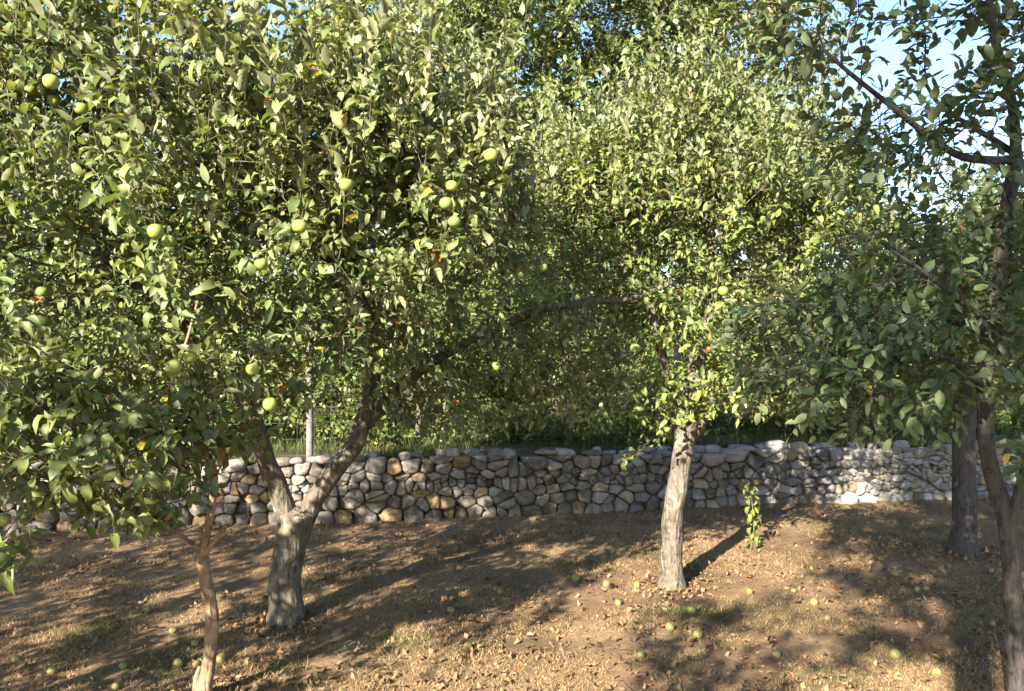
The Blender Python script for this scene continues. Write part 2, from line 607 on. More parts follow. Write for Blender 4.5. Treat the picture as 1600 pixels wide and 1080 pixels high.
def build_fence():
    x0 = (488 - 800) / F * 7.45
    f = root('wire_fence', (x0, float(wy(x0)) + .28, WALL_H - .05), 'thin wire mesh fence on pale posts standing along the top of the stone wall', 'fence')
    base = np.array(f.location)
    step = 3.55
    H = 1.35
    V, f4, f3 = tube([[0, 0, -.1], [0.004, 0, .4], [-.006, 0, .9], [.004, .003, H]], [.034, .032, .031, .029], 10, .12, 3)
    pm = mesh_np('post', V, [f4, f3], M['post'], smooth=True)
    for k in range(-1, 3):
        link('post', pm, f, tuple(wdir * step * k))
    L0, L1 = -step, step * 2
    def prism(a, b, r):
        a = np.array(a); b = np.array(b); t = norm(b - a); u = norm(np.cross(t, [.3, .5, .8])); v = np.cross(t, u)
        return np.concatenate([[p + u * r, p + v * r, p - u * r, p - v * r] for p in (a, b)])
    PF = np.array([(0, 1, 5, 4), (1, 2, 6, 5), (2, 3, 7, 6), (3, 0, 4, 7)])
    for h in np.linspace(.08, 1.25, 9):
        pts = [wdir * (L0 + (L1 - L0) * i / 24) + np.array([0, .036 * -1, h + .006 * math.sin(i * 2.1 + h * 9)]) for i in range(25)]
        V, f4, f3 = tube(pts, [.0012] * 25, 4)
        link('wire', mesh_np('wire', V, [f4], M['wire']), f)
    Vs, Fs = [], []
    for i, u in enumerate(np.arange(L0, L1, .15)):
        Vs.append(prism(wdir * u + np.array([0, -.036, .05]), wdir * (u + RNG.normal(0, .006)) + np.array([0, -.036, 1.27]), .0012)); Fs.append(PF + 8 * i)
    tag(link('mesh_wires', mesh_np('mesh_wires', np.concatenate(Vs), [np.concatenate(Fs)], M['wire']), f), kind='stuff')
build_fence()


# ------------------------------------------------------------------ leaves
def leaf_template(rs, seg=3, width=.5, curl=.25, fold=.25, wave=.03, twist=.2, shape='apple'):
    """leaf along +Y, length 1, upper side +Z. seg edge points per side."""
    ys = np.linspace(0, 1, seg + 2)
    prof = np.sin(np.pi * ys ** (.85 if shape == 'apple' else 1.0)) ** .75 * width / 2
    mid = [(0, y, 0) for y in ys]
    L, Rr = [], []
    for i in range(1, seg + 1):
        w = prof[i]
        L.append((-w, ys[i] - .02, w * fold * 1.2 + rs.normal(0, wave)))
        Rr.append((w, ys[i] - .02, w * fold * 1.2 + rs.normal(0, wave)))
    V = np.array(mid + L + Rr, float)
    tri = []
    nm = seg + 2
    l = lambda i: nm + i - 1
    r = lambda i: nm + seg + i - 1
    tri += [(0, 1, l(1)), (0, r(1), 1)]
    for i in range(1, seg):
        tri += [(i, i + 1, l(i + 1)), (i, l(i + 1), l(i)), (i, r(i), r(i + 1)), (i, r(i + 1), i + 1)]
    tri += [(seg, seg + 1, l(seg)), (seg, r(seg), seg + 1)]
    y = V[:, 1].copy()
    # curl down along the length
    c = curl
    if abs(c) > 1e-3:
        ang = c * 2 * y
        V[:, 2] = V[:, 2] * np.cos(ang) - (1 - np.cos(ang)) / (2 * c) * 1.0
        V[:, 1] = np.sin(ang) / (2 * c)
    tw = twist * (y - .3)
    x, z = V[:, 0].copy(), V[:, 2].copy()
    V[:, 0] = x * np.cos(tw) - (z - np.interp(y, ys, V[:nm, 2])) * np.sin(tw)
    V[:, 2] = np.interp(y, ys, V[:nm, 2]) + x * np.sin(tw) + (z - np.interp(y, ys, V[:nm, 2])) * np.cos(tw)
    return V, np.array(tri)

def variants(n, seed, **kw):
    rs = np.random.default_rng(seed)
    out = []
    for _ in range(n):
        k = dict(kw)
        k['curl'] = rs.normal(kw.get('curl', .3), kw.get('curlv', .25))
        k.pop('curlv', None)
        k['fold'] = rs.uniform(.15, 1.0) * kw.get('fold', .6)
        k['twist'] = rs.normal(0, .8)
        k['width'] = kw.get('width', .5) * rs.uniform(.82, 1.15)
        out.append(leaf_template(rs, **k))
    return np.array([o[0] for o in out]), out[0][1]

LEAFV = {
    'apple_near': variants(24, 5, seg=3, width=.43, curl=.60, curlv=.6, fold=1.25, wave=.055),
    'apple': variants(20, 6, seg=2, width=.42, curl=.60, curlv=.6, fold=1.25, wave=.05),
    'broad': variants(20, 7, seg=3, width=.47, curl=.22, curlv=.2, fold=.4, wave=.014),
    'small': variants(10, 8, seg=1, width=.5, curl=.2, curlv=.2, fold=.5, wave=.0),
    'narrow': variants(10, 9, seg=1, width=.36, curl=.2, curlv=.2, fold=.5, wave=.0),
    'dry': variants(16, 10, seg=3, width=.55, curl=.5, curlv=.6, fold=1.3, wave=.07),
}

def leaf_frames(D, N):
    D = norm(D)
    N = norm(N - D * (N * D).sum(-1, keepdims=True))
    B = np.cross(D, N)
    return B, D, N

def leaf_batch(kind, Pp, D, N, S, rs):
    LV, LF = LEAFV[kind]
    vi = rs.integers(0, len(LV), len(Pp))
    B, D, N = leaf_frames(D, N)
    T = LV[vi] * S[:, None, None]
    V = Pp[:, None] + T[..., :1] * B[:, None] + T[..., 1:2] * D[:, None] + T[..., 2:] * N[:, None]
    k = LV.shape[1]
    Fc = (LF[None] + (np.arange(len(Pp)) * k)[:, None, None]).reshape(-1, 3)
    return V.reshape(-1, 3), Fc, k, vi, (B, D, N)

def leaf_colours(n, pal, rs, yellow=.012, brown=.006):
    c1, c2 = np.array(pal[0]), np.array(pal[1])
    t = rs.random((n, 1))
    c = c1 * (1 - t) + c2 * t
    c = c * rs.uniform(.72, 1.28, (n, 1))
    u = rs.random(n)
    c[u < yellow] = np.array([.45, .34, .04]) * rs.uniform(.7, 1.1, ((u < yellow).sum(), 1))
    m = (u > 1 - brown)
    c[m] = np.array([.32, .13, .035]) * rs.uniform(.6, 1.1, (m.sum(), 1))
    return c


# ------------------------------------------------------------------ trees
def in_ellipsoids(rs, ells, n, clump=.0, cs=.5, shell=.0):
    w = np.array([e[2] if len(e) > 2 else np.prod(e[1]) for e in ells], float)
    w /= w.sum()
    out = []
    got = 0
    while got < n:
        k = rs.choice(len(ells), n * 2, p=w)
        d = norm(rs.normal(size=(n * 2, 3)))
        r = rs.random((n * 2, 1)) ** (1 / 3)
        r = shell + (1 - shell) * r
        p = np.array([ells[i][0] for i in k]) + d * r * np.array([ells[i][1] for i in k])
        if clump:
            nz = fbm(p, cs, 2)
            p = p[nz > clump]
        out.append(p); got += len(p)
    return np.concatenate(out)[:n]

def colonize(pos, par, att, step, kill, iters, rs, grav=0.0, jit=.25):
    pos = [np.array(p) for p in pos]; par = list(par)
    A = att.copy()
    nd = np.full(len(A), 1e9); ni = np.zeros(len(A), int)
    def upd(i0):
        nonlocal nd, ni
        q = np.array(pos[i0:])
        if len(q) == 0 or len(A) == 0: return
        d = np.linalg.norm(A[:, None] - q[None], axis=2)
        k = d.argmin(1); m = d[np.arange(len(A)), k]
        b = m < nd
        nd = np.where(b, m, nd); ni = np.where(b, k + i0, ni)
    upd(0)
    for it in range(iters):
        if len(A) == 0: break
        pp = np.array(pos)
        dv = norm(A - pp[ni])
        acc = np.zeros_like(pp)
        np.add.at(acc, ni, dv)
        act = np.unique(ni)
        dirs = norm(acc[act] + rs.normal(0, jit, (len(act), 3)) + np.array([0, 0, grav]))
        i0 = len(pos)
        for a, d in zip(act, dirs):
            pos.append(pp[a] + d * step * rs.uniform(.8, 1.2)); par.append(int(a))
        upd(i0)
        keep = nd > kill
        A, nd, ni = A[keep], nd[keep], ni[keep]
    return np.array(pos), np.array(par)

def pipe_radii(par, tip, expo=2.3):
    n = len(par)
    acc = np.zeros(n)
    for i in range(n - 1, -1, -1):
        if acc[i] == 0: acc[i] = tip ** expo
        if par[i] >= 0: acc[par[i]] += acc[i]
    return acc ** (1 / expo)

def frusta(a, b, ra, rb, sides):
    t = norm(b - a)
    ref = np.where(np.abs(t[:, 2:]) > .9, np.array([[1., 0, 0]]), np.array([[0., 0, 1]]))
    u = norm(np.cross(t, ref)); v = np.cross(t, u)
    k = np.arange(sides) / sides * 2 * np.pi
    d = u[:, None] * np.cos(k)[None, :, None] + v[:, None] * np.sin(k)[None, :, None]
    A = a[:, None] + d * ra[:, None, None]; B = b[:, None] + d * rb[:, None, None]
    V = np.concatenate([A, B], 1)
    i = np.arange(sides); j = (i + 1) % sides
    f = np.stack([i, j, j + sides, i + sides], -1)
    Fc = (f[None] + (np.arange(len(a)) * 2 * sides)[:, None, None]).reshape(-1, 4)
    return V.reshape(-1, 3), Fc

APPLES = []        # filled below before the trees: (world point, radius); leaves in front of a fruit are thinned out

def make_tree(name, label, limbs, ells, seed, natt=600, step=.10, kill=.14, leaf='apple', leafmat='apple_leaf', size=(.06, .095), pal=((.075, .12, .03), (.15, .18, .05)),
              bark='bark', thin=.010, tip=.0019, shoots=1.6, slen=(.08, .30), spacing=.026, up=.6, out=.5, grav=.25, clump=0., cs=.5, cat='tree', group=None,
              n_leaf_parts=300, yellow=.012, brown=.006, maxsh=None, nmix=.5, shootup=None, spacing_up=.03, cull=None, rnd=.45, face=None, sub_grav=0.0, nleafmax=16):
    """limbs: list of (name, points, r0, r1, sides, jitter)."""
    rs = np.random.default_rng(seed)
    base = np.array(limbs[0][1][0], float)
    rt = root(name, tuple(base), label, cat, group)
    pos, par, fixed = [], [], []
    for li, (nm, pts, r0, r1, sides, jit) in enumerate(limbs):
        path = resample(pts, .03 if sides >= 14 else .05)
        s = np.linspace(0, 1, len(path))
        rad = r0 + (r1 - r0) * s ** .9
        if li == 0:
            hgt = path[:, 2] - path[0, 2]
            rad = rad * (1 + .5 * np.exp(-hgt / .045) + .14 * np.exp(-hgt / .25))
            path[0, 2] -= .05
        path = path + (np.stack([noise3(path + 5 + seed, .3), noise3(path + 9 + seed, .3), noise3(path + 17, .3)], -1) - .5) * min(.05, r0 * .8) * np.minimum(1, s * 6)[:, None]
        me = tube_mesh(nm, path - base, rad, sides, M[bark], jit, seed + li, .045 if sides >= 14 else .02)
        if li == 0: trunk_ob = link(nm, me, rt)
        else: link(nm, me, trunk_ob if limbs[0][0] == 'trunk' else rt)
        nodes = path[::max(1, int(step / .04))]
        frac = 0.55 if li == 0 and len(limbs) > 1 else .15
        if li == 0 and len(limbs) > 1: nodes = nodes[-1:]
        else: nodes = nodes[int(len(nodes) * frac):]
        for k, p in enumerate(nodes):
            pos.append(p); par.append(-1 if k == 0 else len(pos) - 2); fixed.append(1)
    nf = len(pos)
    att = in_ellipsoids(rs, ells, natt, clump, cs)
    pos, par = colonize(pos, par, att, step, kill, 70, rs, sub_grav)
    for _ in range(3):                            # relax the zigzag of the growth steps
        acc = np.zeros_like(pos); cnt_ = np.zeros(len(pos))
        ii = np.arange(nf, len(pos))
        np.add.at(acc, ii, pos[par[ii]]); np.add.at(cnt_, ii, 1)
        np.add.at(acc, par[ii], pos[ii]); np.add.at(cnt_, par[ii], 1)
        mv = (cnt_ > 1) & (np.arange(len(pos)) >= nf)
        pos[mv] = pos[mv] * .5 + .5 * acc[mv] / cnt_[mv][:, None]
    rad = pipe_radii(par, tip)
    # shoots
    child = np.zeros(len(pos), int)
    for p in par[nf:]: child[p] += 1
    idx = np.arange(len(pos))
    cand = idx[(rad < thin) & (idx >= nf)]
    cen = np.array([e[0] for e in ells]).mean(0)
    cnt = rs.poisson(shoots, len(cand)) + (child[cand] == 0)
    si = np.repeat(cand, cnt)
    if maxsh and len(si) > maxsh: si = rs.choice(si, maxsh, replace=False)
    if shootup: si = si[(pos[si][:, 2] < shootup[0] + .3) | (rs.random(len(si)) < .5)]
    ns = len(si)
    pd = norm(pos[si] - pos[par[si]])
    od = norm(pos[si] - cen)
    sd = norm(pd * .6 + od * out + np.array([0, 0, up]) + rs.normal(0, rnd, (ns, 3)))
    sl = rs.uniform(slen[0], slen[1], ns)
    sp0 = pos[si] + (pos[par[si]] - pos[si]) * rs.random((ns, 1))
    sped = np.full(ns, spacing); sg = np.full(ns, grav); isup = np.zeros(ns, bool)
    if shootup:                                   # tall upright water shoots at the crown's top
        zt, k, lo, hi = shootup
        tops = cand[pos[cand][:, 2] > zt]
        ti = rs.choice(tops, min(k, len(tops)), replace=False)
        d2 = norm(np.array([0, 0, 1.0]) + rs.normal(0, .16, (len(ti), 3)) + norm(pos[ti] - cen) * .15)
        sp0 = np.concatenate([sp0, pos[ti]]); sd = np.concatenate([sd, d2]); sl = np.concatenate([sl, rs.uniform(lo, hi, len(ti)) * np.where(rs.random(len(ti)) < .2, 1.35, 1.0)]); sped = np.concatenate([sped, np.full(len(ti), spacing_up)]); sg = np.concatenate([sg, np.full(len(ti), grav * .25)])
        isup = np.concatenate([np.zeros(ns, bool), np.ones(len(ti), bool)])
        ns = len(sl)
    nl = np.minimum(np.maximum(3, (sl / sped)).astype(int), nleafmax)
    sh = np.repeat(np.arange(ns), nl)
    k = np.arange(len(sh)) - np.repeat(np.cumsum(nl) - nl, nl)
    t = (k + .6) / nl[sh]
    az = k * 2.399 + rs.random(ns)[sh] * 6.28 + rs.normal(0, .3, len(sh))
    ax = sd[sh]
    ref = np.where(np.abs(ax[:, 2:]) > .95, np.array([[1., 0, 0]]), np.array([[0., 0, 1]]))
    e1 = norm(np.cross(ax, ref)); e2 = np.cross(ax, e1)
    radial = e1 * np.cos(az)[:, None] + e2 * np.sin(az)[:, None]
    ang = np.radians(rs.normal(62, 12, len(sh)) - 30 * t ** 2 - 20 * isup[sh])
    D = ax * np.cos(ang)[:, None] + radial * np.sin(ang)[:, None]
    D = norm(D + np.array([0, 0, -1.0]) * sg[sh][:, None] * rs.uniform(.3, 1.7, (len(sh), 1)) + rs.normal(0, .12, (len(sh), 3)))
    bend = np.zeros((len(sh), 3)); bend[:, 2] = -.25 * (sl[sh] * t) ** 2
    Lp = sp0[sh] + ax * (sl[sh] * t)[:, None] + bend + D * .012
    N = ax * nmix + np.array([0, 0, 1.0]) * (1 - nmix) + rs.normal(0, .32, (len(sh), 3))
    if face is not None: N = N + np.array(face)
    S = np.where(isup[sh], 1.08, 1.0) * (size[0] + (size[1] - size[0]) * rs.beta(1.6, 1.6, len(sh))) * rs.choice([1., 1., 1., .7, 1.15], len(sh)) * (1 - .35 * np.maximum(0, t - .7) / .3) 
    # thinning: in front of the fruit, and whatever would stand within arm's reach of the viewer
    keep = np.ones(len(sh), bool)
    tipp = Lp + D * S[:, None] * .5
    for (ap, ar) in APPLES:
        v = -norm(ap - np.array([0, 0, CAM_H]))
        rel = tipp - ap
        al = rel @ v
        dist = np.linalg.norm(rel - al[:, None] * v, axis=1)
        keep &= ~((al > -.03) & (al < 1.6) & (dist < ar * .8 + S * .25))
    if cull is not None: keep &= cull(tipp)
    Lp, D, N, S, tipp = Lp[keep], D[keep], N[keep], S[keep], tipp[keep]
    col = leaf_colours(len(Lp), pal, rs, yellow, brown)
    young = (isup[sh] & (t > .15))[keep][:, None] * rs.uniform(.3, .9, (len(Lp), 1))      # downy young leaves on the water shoots
    col = col * (1 - young) + np.array([[.21, .235, .13]]) * young
    # clumps of older and younger foliage
    cl = (fbm(tipp + seed, .55, 2) - .5)[:, None]
    col = col * (1 + cl * np.array([[.9, .6, .5]]))
    # the leaves that show largest become parts of their own
    px = to_px(tipp)
    sel = np.zeros(len(Lp), bool)
    if n_leaf_parts:
        inf = (px[:, 0] > 0) & (px[:, 0] < 1600) & (px[:, 1] > 0) & (px[:, 1] < 1080) & (tipp[:, 1] > .5)
        cell = (px[:, 0] // 14).astype(int) * 1000 + (px[:, 1] // 14).astype(int)
        order = np.lexsort((tipp[:, 1], cell))
        first = np.zeros(len(Lp), bool)
        co = cell[order]
        first[order[np.concatenate([[True], co[1:] != co[:-1]])]] = True
        score = np.where(inf & first, S / np.maximum(tipp[:, 1], .3), 0)
        top = np.argsort(-score)[:n_leaf_parts]
        sel[top[score[top] > 0]] = True
    LV, LF = LEAFV[leaf]
    rest = ~sel
    V, Fc, kk, vi, fr = leaf_batch('apple' if leaf == 'apple_near' else leaf, Lp[rest] - base, D[rest], N[rest], S[rest], rs)
    me = mesh_np('foliage', V, [Fc], M[leafmat], np.repeat(col[rest], kk, 0), smooth=True)
    tag(link('foliage', me, rt), kind='stuff')
    if sel.any():
        ms = []
        csel = col[sel]
        for j in range(len(LV)):
            ms.append(mesh_np('leaf', LV[j], [LF], M[leafmat], np.tile(csel[j % len(csel)] if j == 0 else leaf_colours(1, pal, rs, 0, 0), (LV.shape[1], 1)), smooth=True))
        B, DD, NN = leaf_frames(D[sel], N[sel])
        for q, (p, b, d, n, s) in enumerate(zip(Lp[sel] - base, B, DD, NN, S[sel])):
            o = link('leaf', ms[q % len(ms)], rt)
            o.matrix_basis = Matrix(((b[0] * s, d[0] * s, n[0] * s, p[0]), (b[1] * s, d[1] * s, n[1] * s, p[1]), (b[2] * s, d[2] * s, n[2] * s, p[2]), (0, 0, 0, 1)))
    # branch wood
    e = idx[nf:]
    big = rad[e] > .008
    for nm, ee, sides in (('branches', e[big], 7), ('twigs', e[~big], 4)):
        if len(ee) == 0: continue
        a = pos[par[ee]] - base; b = pos[ee] - base
        ra = np.minimum(rad[par[ee]], rad[ee] * 1.25)
        Vs, Fs = frusta(a, b + (b - a) * .05, ra, rad[ee], sides)
        if nm == 'twigs':
            s0 = sp0 - base; s1 = s0 + sd * sl[:, None] * .97; s1[:, 2] -= .25 * sl ** 2
            sm = s0 + sd * sl[:, None] * .5; sm[:, 2] -= .25 * (sl * .5) ** 2
            sm += rs.normal(0, .05, (ns, 3)) * sl[:, None]
            if not n_leaf_parts: sm = s0 + (s1 - s0) * .97
            V2, F2 = frusta(s0, sm, np.full(ns, tip * .8), np.full(ns, tip * .5), 3)
            if not n_leaf_parts: V3, F3 = V2[:0], F2[:0]
            else: V3, F3 = frusta(sm, s1, np.full(ns, tip * .6), np.full(ns, tip * .35), 3)
            me = mesh_np(nm, np.concatenate([Vs, V2, V3]), [Fs, F2 + len(Vs), F3 + len(Vs) + len(V2)], M['twig'] if bark != 'bark_dark' else M['bark_dark'], smooth=True)
        else:
            me = mesh_np(nm, Vs, [Fs], M[bark], smooth=True)
        tag(link(nm, me, rt), kind='stuff')
    print('%-16s nodes %5d shoots %5d leaves %6d  %.1fs' % (name, len(pos), ns, len(Lp), time.time() - T0))
    return rt


# ------------------------------------------------------------------ fruit: places first, so that the foliage can leave them in view
HANG = [   # px, py, radius in px, label
    (80, 128, 15, 'round green apple near the top left edge, largest of its little cluster'),
    (47, 141, 11, 'yellowish apple leftmost of the cluster near the top left edge'),
    (84, 157, 11, 'small yellow-green apple lowest of the cluster near the top left edge'),
    (127, 170, 13, 'dull green apple right of the cluster near the top left edge'),
    (243, 362, 15, 'green apple, upper of the touching pair left of the big tree\'s middle'),
    (264, 377, 13, 'green apple, lower right of the touching pair left of the big tree\'s middle'),
    (408, 413, 13, 'green apple hanging alone in shade in the middle of the big tree'),
    (468, 354, 14, 'bright yellow-green sunlit apple in the middle of the big tree'),
    (541, 289, 14, 'large green apple beside a dark leaf in the upper middle of the big tree'),
    (331, 214, 11, 'small pale apple among upright shoots in the upper left of the big tree'),
    (643, 231, 11, 'bright apple, left of the tight cluster of three high in the big tree'),
    (666, 229, 11, 'bright apple, right of the tight cluster of three high in the big tree'),
    (659, 247, 10, 'small apple at the bottom of the tight cluster of three'),
    (767, 243, 13, 'sunlit green apple at the upper right edge of the big tree'),
    (687, 277, 11, 'yellowish apple, left of the pair below the cluster of three'),
    (706, 291, 12, 'green apple, right of the pair below the cluster of three'),
    (697, 318, 13, 'green apple between the high pair and the lower right apple'),
    (710, 347, 12, 'round green apple lowest in the column at the big tree\'s right side'),
    (733, 398, 11, 'green apple half in shade right of the big tree\'s middle'),
    (66, 456, 11, 'small green apple in shade near the left edge'),
    (272, 573, 14, 'bright yellow apple, left of the lit pair above the bare curved twig'),
    (297, 558, 13, 'yellow apple, right of the lit pair above the bare curved twig'),
    (395, 577, 13, 'pale green apple above the lone apple over the trunk fork'),
    (422, 632, 14, 'green apple hanging alone by its long stem above the left trunk'),
    (214, 724, 13, 'bright yellow apple hanging low on the slender tree at the left'),
    (6, 812, 13, 'green apple cut by the left edge of the picture low down'),
    (992, 544, 10, 'pale green apple on the long bent twig left of the middle trunk'),
    (775, 573, 9, 'small dark green apple in shade below the long level limb'),
    (530, 512, 9, 'small bright apple deep in the foliage above the trunk fork'),
    (848, 418, 9, 'small yellow apple in shade above the long level limb'),
    (1130, 455, 10, 'pale yellow-green apple in the middle of the middle tree'),
    (962, 316, 8, 'tiny pale apple at the upper left of the middle tree'),
]
for i, (px, py, r, lab) in enumerate(HANG):
    d = .92 * .066 * F / (2 * r); r = r * .82
    if px > 930: d = 4.75
    elif r <= 9: d = 3.9
    d = max(2.6, d)
    APPLES.append((P(px, py, d), r / F * d))
ARED = (P(715, 625, 8.3), .04)
APPLES.append(ARED)


def apple_mesh(name, mat, n=18, m=12):
    V, Fc = [], []
    for j in range(m + 1):
        a = math.pi * j / m
        r = math.sin(a) ** .9
        z = math.cos(a) * .96
        z -= .20 * math.exp(-(a / .30) ** 2)                    # stem dimple
        z += .12 * math.exp(-((math.pi - a) / .26) ** 2)        # calyx dimple
        r *= 1 + .07 * math.cos(a)
        for i in range(n):
            b = 2 * math.pi * i / n
            q = r * (1 + .025 * math.cos(5 * b) * max(0, -math.cos(a)))
            V.append((q * math.cos(b), q * math.sin(b), z))
    i = (np.arange(m)[:, None] * n); a = np.arange(n)[None]; b = (a + 1) % n
    f = np.stack([i + a, i + n + a, i + n + b, i + b], -1).reshape(-1, 4)
    return mesh_np(name, np.array(V), [f], mat, smooth=True)
AM = apple_mesh('apple', M['apple'])
AMF = apple_mesh('apple', M['fallen_apple'])
V, f4, f3 = tube([[0, 0, .6], [.02, .01, .9], [.09, .03, 1.45]], [.05, .045, .06], 6)
STEM = mesh_np('stem', V, [f4, f3], M['stem'], smooth=True)
V, f4, f3 = tube([[0, 0, .6], [.02, .01, 1.0], [.12, .03, 2.3]], [.045, .04, .055], 6)
STEM_L = mesh_np('stem', V, [f4, f3], M['stem'], smooth=True)
cv = []; cf = []
for i in range(5):
    a = i * 1.2566
    k = len(cv)
    cv += [(.10 * math.cos(a - .5), .10 * math.sin(a - .5), -.76), (.10 * math.cos(a + .5), .10 * math.sin(a + .5), -.76), (.17 * math.cos(a), .17 * math.sin(a), -.90)]
    cf.append((k, k + 1, k + 2))
CAL = mesh_np('calyx', np.array(cv), [np.array(cf)], M['stem'])

def put_apple(p, r, label, tilt, fallen=False, group=None, long=False):
    o = link('apple', AMF if fallen else AM)
    o.location = p
    o.scale = (r * random.uniform(.96, 1.06), r * random.uniform(.96, 1.06), r * random.uniform(.92, 1.04))
    o.rotation_euler = tilt
    tag(o, label, 'apple', group)
    link('stem', STEM_L if long else STEM, o); link('calyx', CAL, o)
for (p, r), (px, py, rr, lab) in zip(APPLES, HANG):
    put_apple(tuple(p), r, lab, (random.uniform(-.3, .3), random.uniform(-.3, .3), random.uniform(0, 6)), group='apples hanging in the trees', long=True)

FALLEN = [
    (233, 953, 'fallen apple in shade midway between slender trunk and left edge, farthest from the viewer'),
    (270, 985, 'fallen pale apple in shade just left of the slender trunk'),
    (305, 1006, 'fallen yellow apple touching the slender trunk\'s left side'),
    (346, 1029, 'fallen apple in shade just right of the slender trunk'),
    (278, 1037, 'larger fallen green apple left of the slender trunk near its foot'),
    (308, 1039, 'small dark fallen apple against the slender trunk near its foot'),
    (193, 1041, 'fallen green apple in shade, lone between left edge and slender trunk'),
    (82, 1048, 'fallen apple in shade near the lower left corner, nearer the trunk of the two'),
    (25, 1030, 'fallen apple in shade closest to the lower left corner'),
    (180, 1074, 'fallen apple cut by the bottom edge left of the slender trunk'),
    (705, 954, 'bright green fallen apple on the shadow edge right of the left trunk'),
    (781, 925, 'flat yellowish fallen apple on lit grass right of the bright green one'),
    (731, 1010, 'yellowish fallen apple on lit grass near the thin shadow line'),
    (852, 953, 'pale yellow fallen apple on the sunny grass at the picture\'s middle'),
    (900, 904, 'green fallen apple in a shadow streak left of the middle trunk, farthest'),
    (948, 913, 'yellow fallen apple, left of the pair beside the middle trunk\'s foot'),
    (995, 914, 'yellow fallen apple, right of the pair beside the middle trunk\'s foot'),
    (966, 942, 'green fallen apple below the pair beside the middle trunk'),
    (1047, 980, 'round green fallen apple in grass straight below the middle trunk'),
    (1090, 992, 'brownish fallen apple below and right of the middle trunk'),
    (1001, 1024, 'dull fallen apple near the bottom edge left of the middle trunk\'s line'),
    (1171, 925, 'small fallen apple in shade right of the middle trunk'),
    (1080, 954, 'yellow-green fallen apple in a grass tuft right below the middle trunk'),
    (1240, 923, 'yellowish fallen apple left of the bright one, right of the middle trunk'),
    (1272, 941, 'brightest yellow-green fallen apple right of the middle trunk'),
    (1213, 1023, 'yellow fallen apple near the bottom edge right of the middle trunk'),
    (1293, 966, 'pale fallen apple just below the brightest one at the right'),
    (1433, 921, 'pale fallen apple, left of the touching pair left of the leaning trunk'),
    (1447, 920, 'pale fallen apple, right of the touching pair left of the leaning trunk'),
    (1463, 1050, 'green fallen apple near the bottom edge left of the leaning trunk'),
    (1398, 1022, 'greyish fallen apple in shade between bright patches at the lower right'),
    (1550, 975, 'pale fallen apple closest to the leaning trunk at the right edge'),
    (1549, 892, 'yellow fallen apple between the dark straight trunk and the leaning trunk'),
    (1268, 888, 'small fallen apple in shade far off, right of the leafy sprout'),
    (1398, 897, 'small pale fallen apple below the green tuft at the right'),
]
APPG = []
for (px, py, lab) in FALLEN:
    d = CAM_H * F / (py - 540)
    r = random.uniform(.018, .028)
    for _ in range(4):
        x = (px - 800) / F * d
        z = float(gz(x, d)) + r * .62
        d = (CAM_H - z) * F / (py - 540)
    APPG.append((x, d))
    put_apple((x, d, z), r, lab, (random.uniform(0, 6), random.uniform(0, 6), random.uniform(0, 6)), True, 'apples fallen on the ground')


# ------------------------------------------------------------------ the orchard trees
APPLE_PAL = ((.075, .115, .035), (.175, .205, .075))
# 1. big apple tree with the forked trunk, left of the middle
b = P(447, 968, 4.67); b[2] = 0
fork = P(463, 806, 4.68)
big_limbs = [
    ('trunk', [b, P(450, 900, 4.67), P(456, 850, 4.68), fork], .080, .092, 22, .18),
    ('limb', [P(458, 840, 4.70), P(440, 780, 4.68), P(418, 715, 4.62), P(398, 650, 4.55), P(360, 560, 4.45), P(330, 450, 4.3), P(300, 330, 3.9)], .064, .026, 16, .16),
    ('limb', [P(466, 838, 4.70), P(492, 780, 4.72), P(530, 722, 4.75), P(560, 680, 4.78), P(580, 600, 4.8), P(585, 500, 4.8), P(560, 380, 4.5), P(590, 300, 4.2), P(640, 200, 3.95)], .062, .022, 16, .16),
    ('limb', [P(566, 668, 4.78), P(640, 590, 4.9), P(745, 525, 5.0), P(790, 508, 5.0), P(850, 486, 5.0), P(920, 473, 5.0), P(995, 463, 5.05), P(1050, 440, 5.1)], .042, .016, 12, .14),
    ('limb', [P(380, 600, 4.5), P(280, 500, 4.2), P(180, 420, 3.9), P(90, 330, 3.8)], .034, .018, 10, .12),
    ('limb', [P(582, 560, 4.8), P(520, 430, 4.3), P(470, 300, 4.0), P(440, 180, 3.9)], .034, .016, 10, .12),
]
def cull_big(p):
    px = to_px(p)
    zlow = p[:, 2] > .93 + .36 * np.clip((4.5 - p[:, 1]) / 1.2, 0, 1) + .3 * (noise3(p, .3) - .5)
    near = p[:, 1] > 2.4
    # the crown's right shoulder falls away to the open background
    edge = px[:, 0] < 860 + 120 * (noise3(p + 3, .25) - .5)
    up = (px[:, 1] > 440) | edge
    win = (px[:, 0] > 450) & (px[:, 0] < 570) & (px[:, 1] > 610) & (noise3(p + 8, .12) < .62)          # light gap under the crown between the limbs
    limb = (px[:, 0] > 880) & (px[:, 1] > 448) & (px[:, 1] < 492) & (p[:, 1] < 5.0) & (noise3(p + 2, .1) > .4)      # the level limb lies bare at its sunny end
    return zlow & near & up & ~win & ~limb
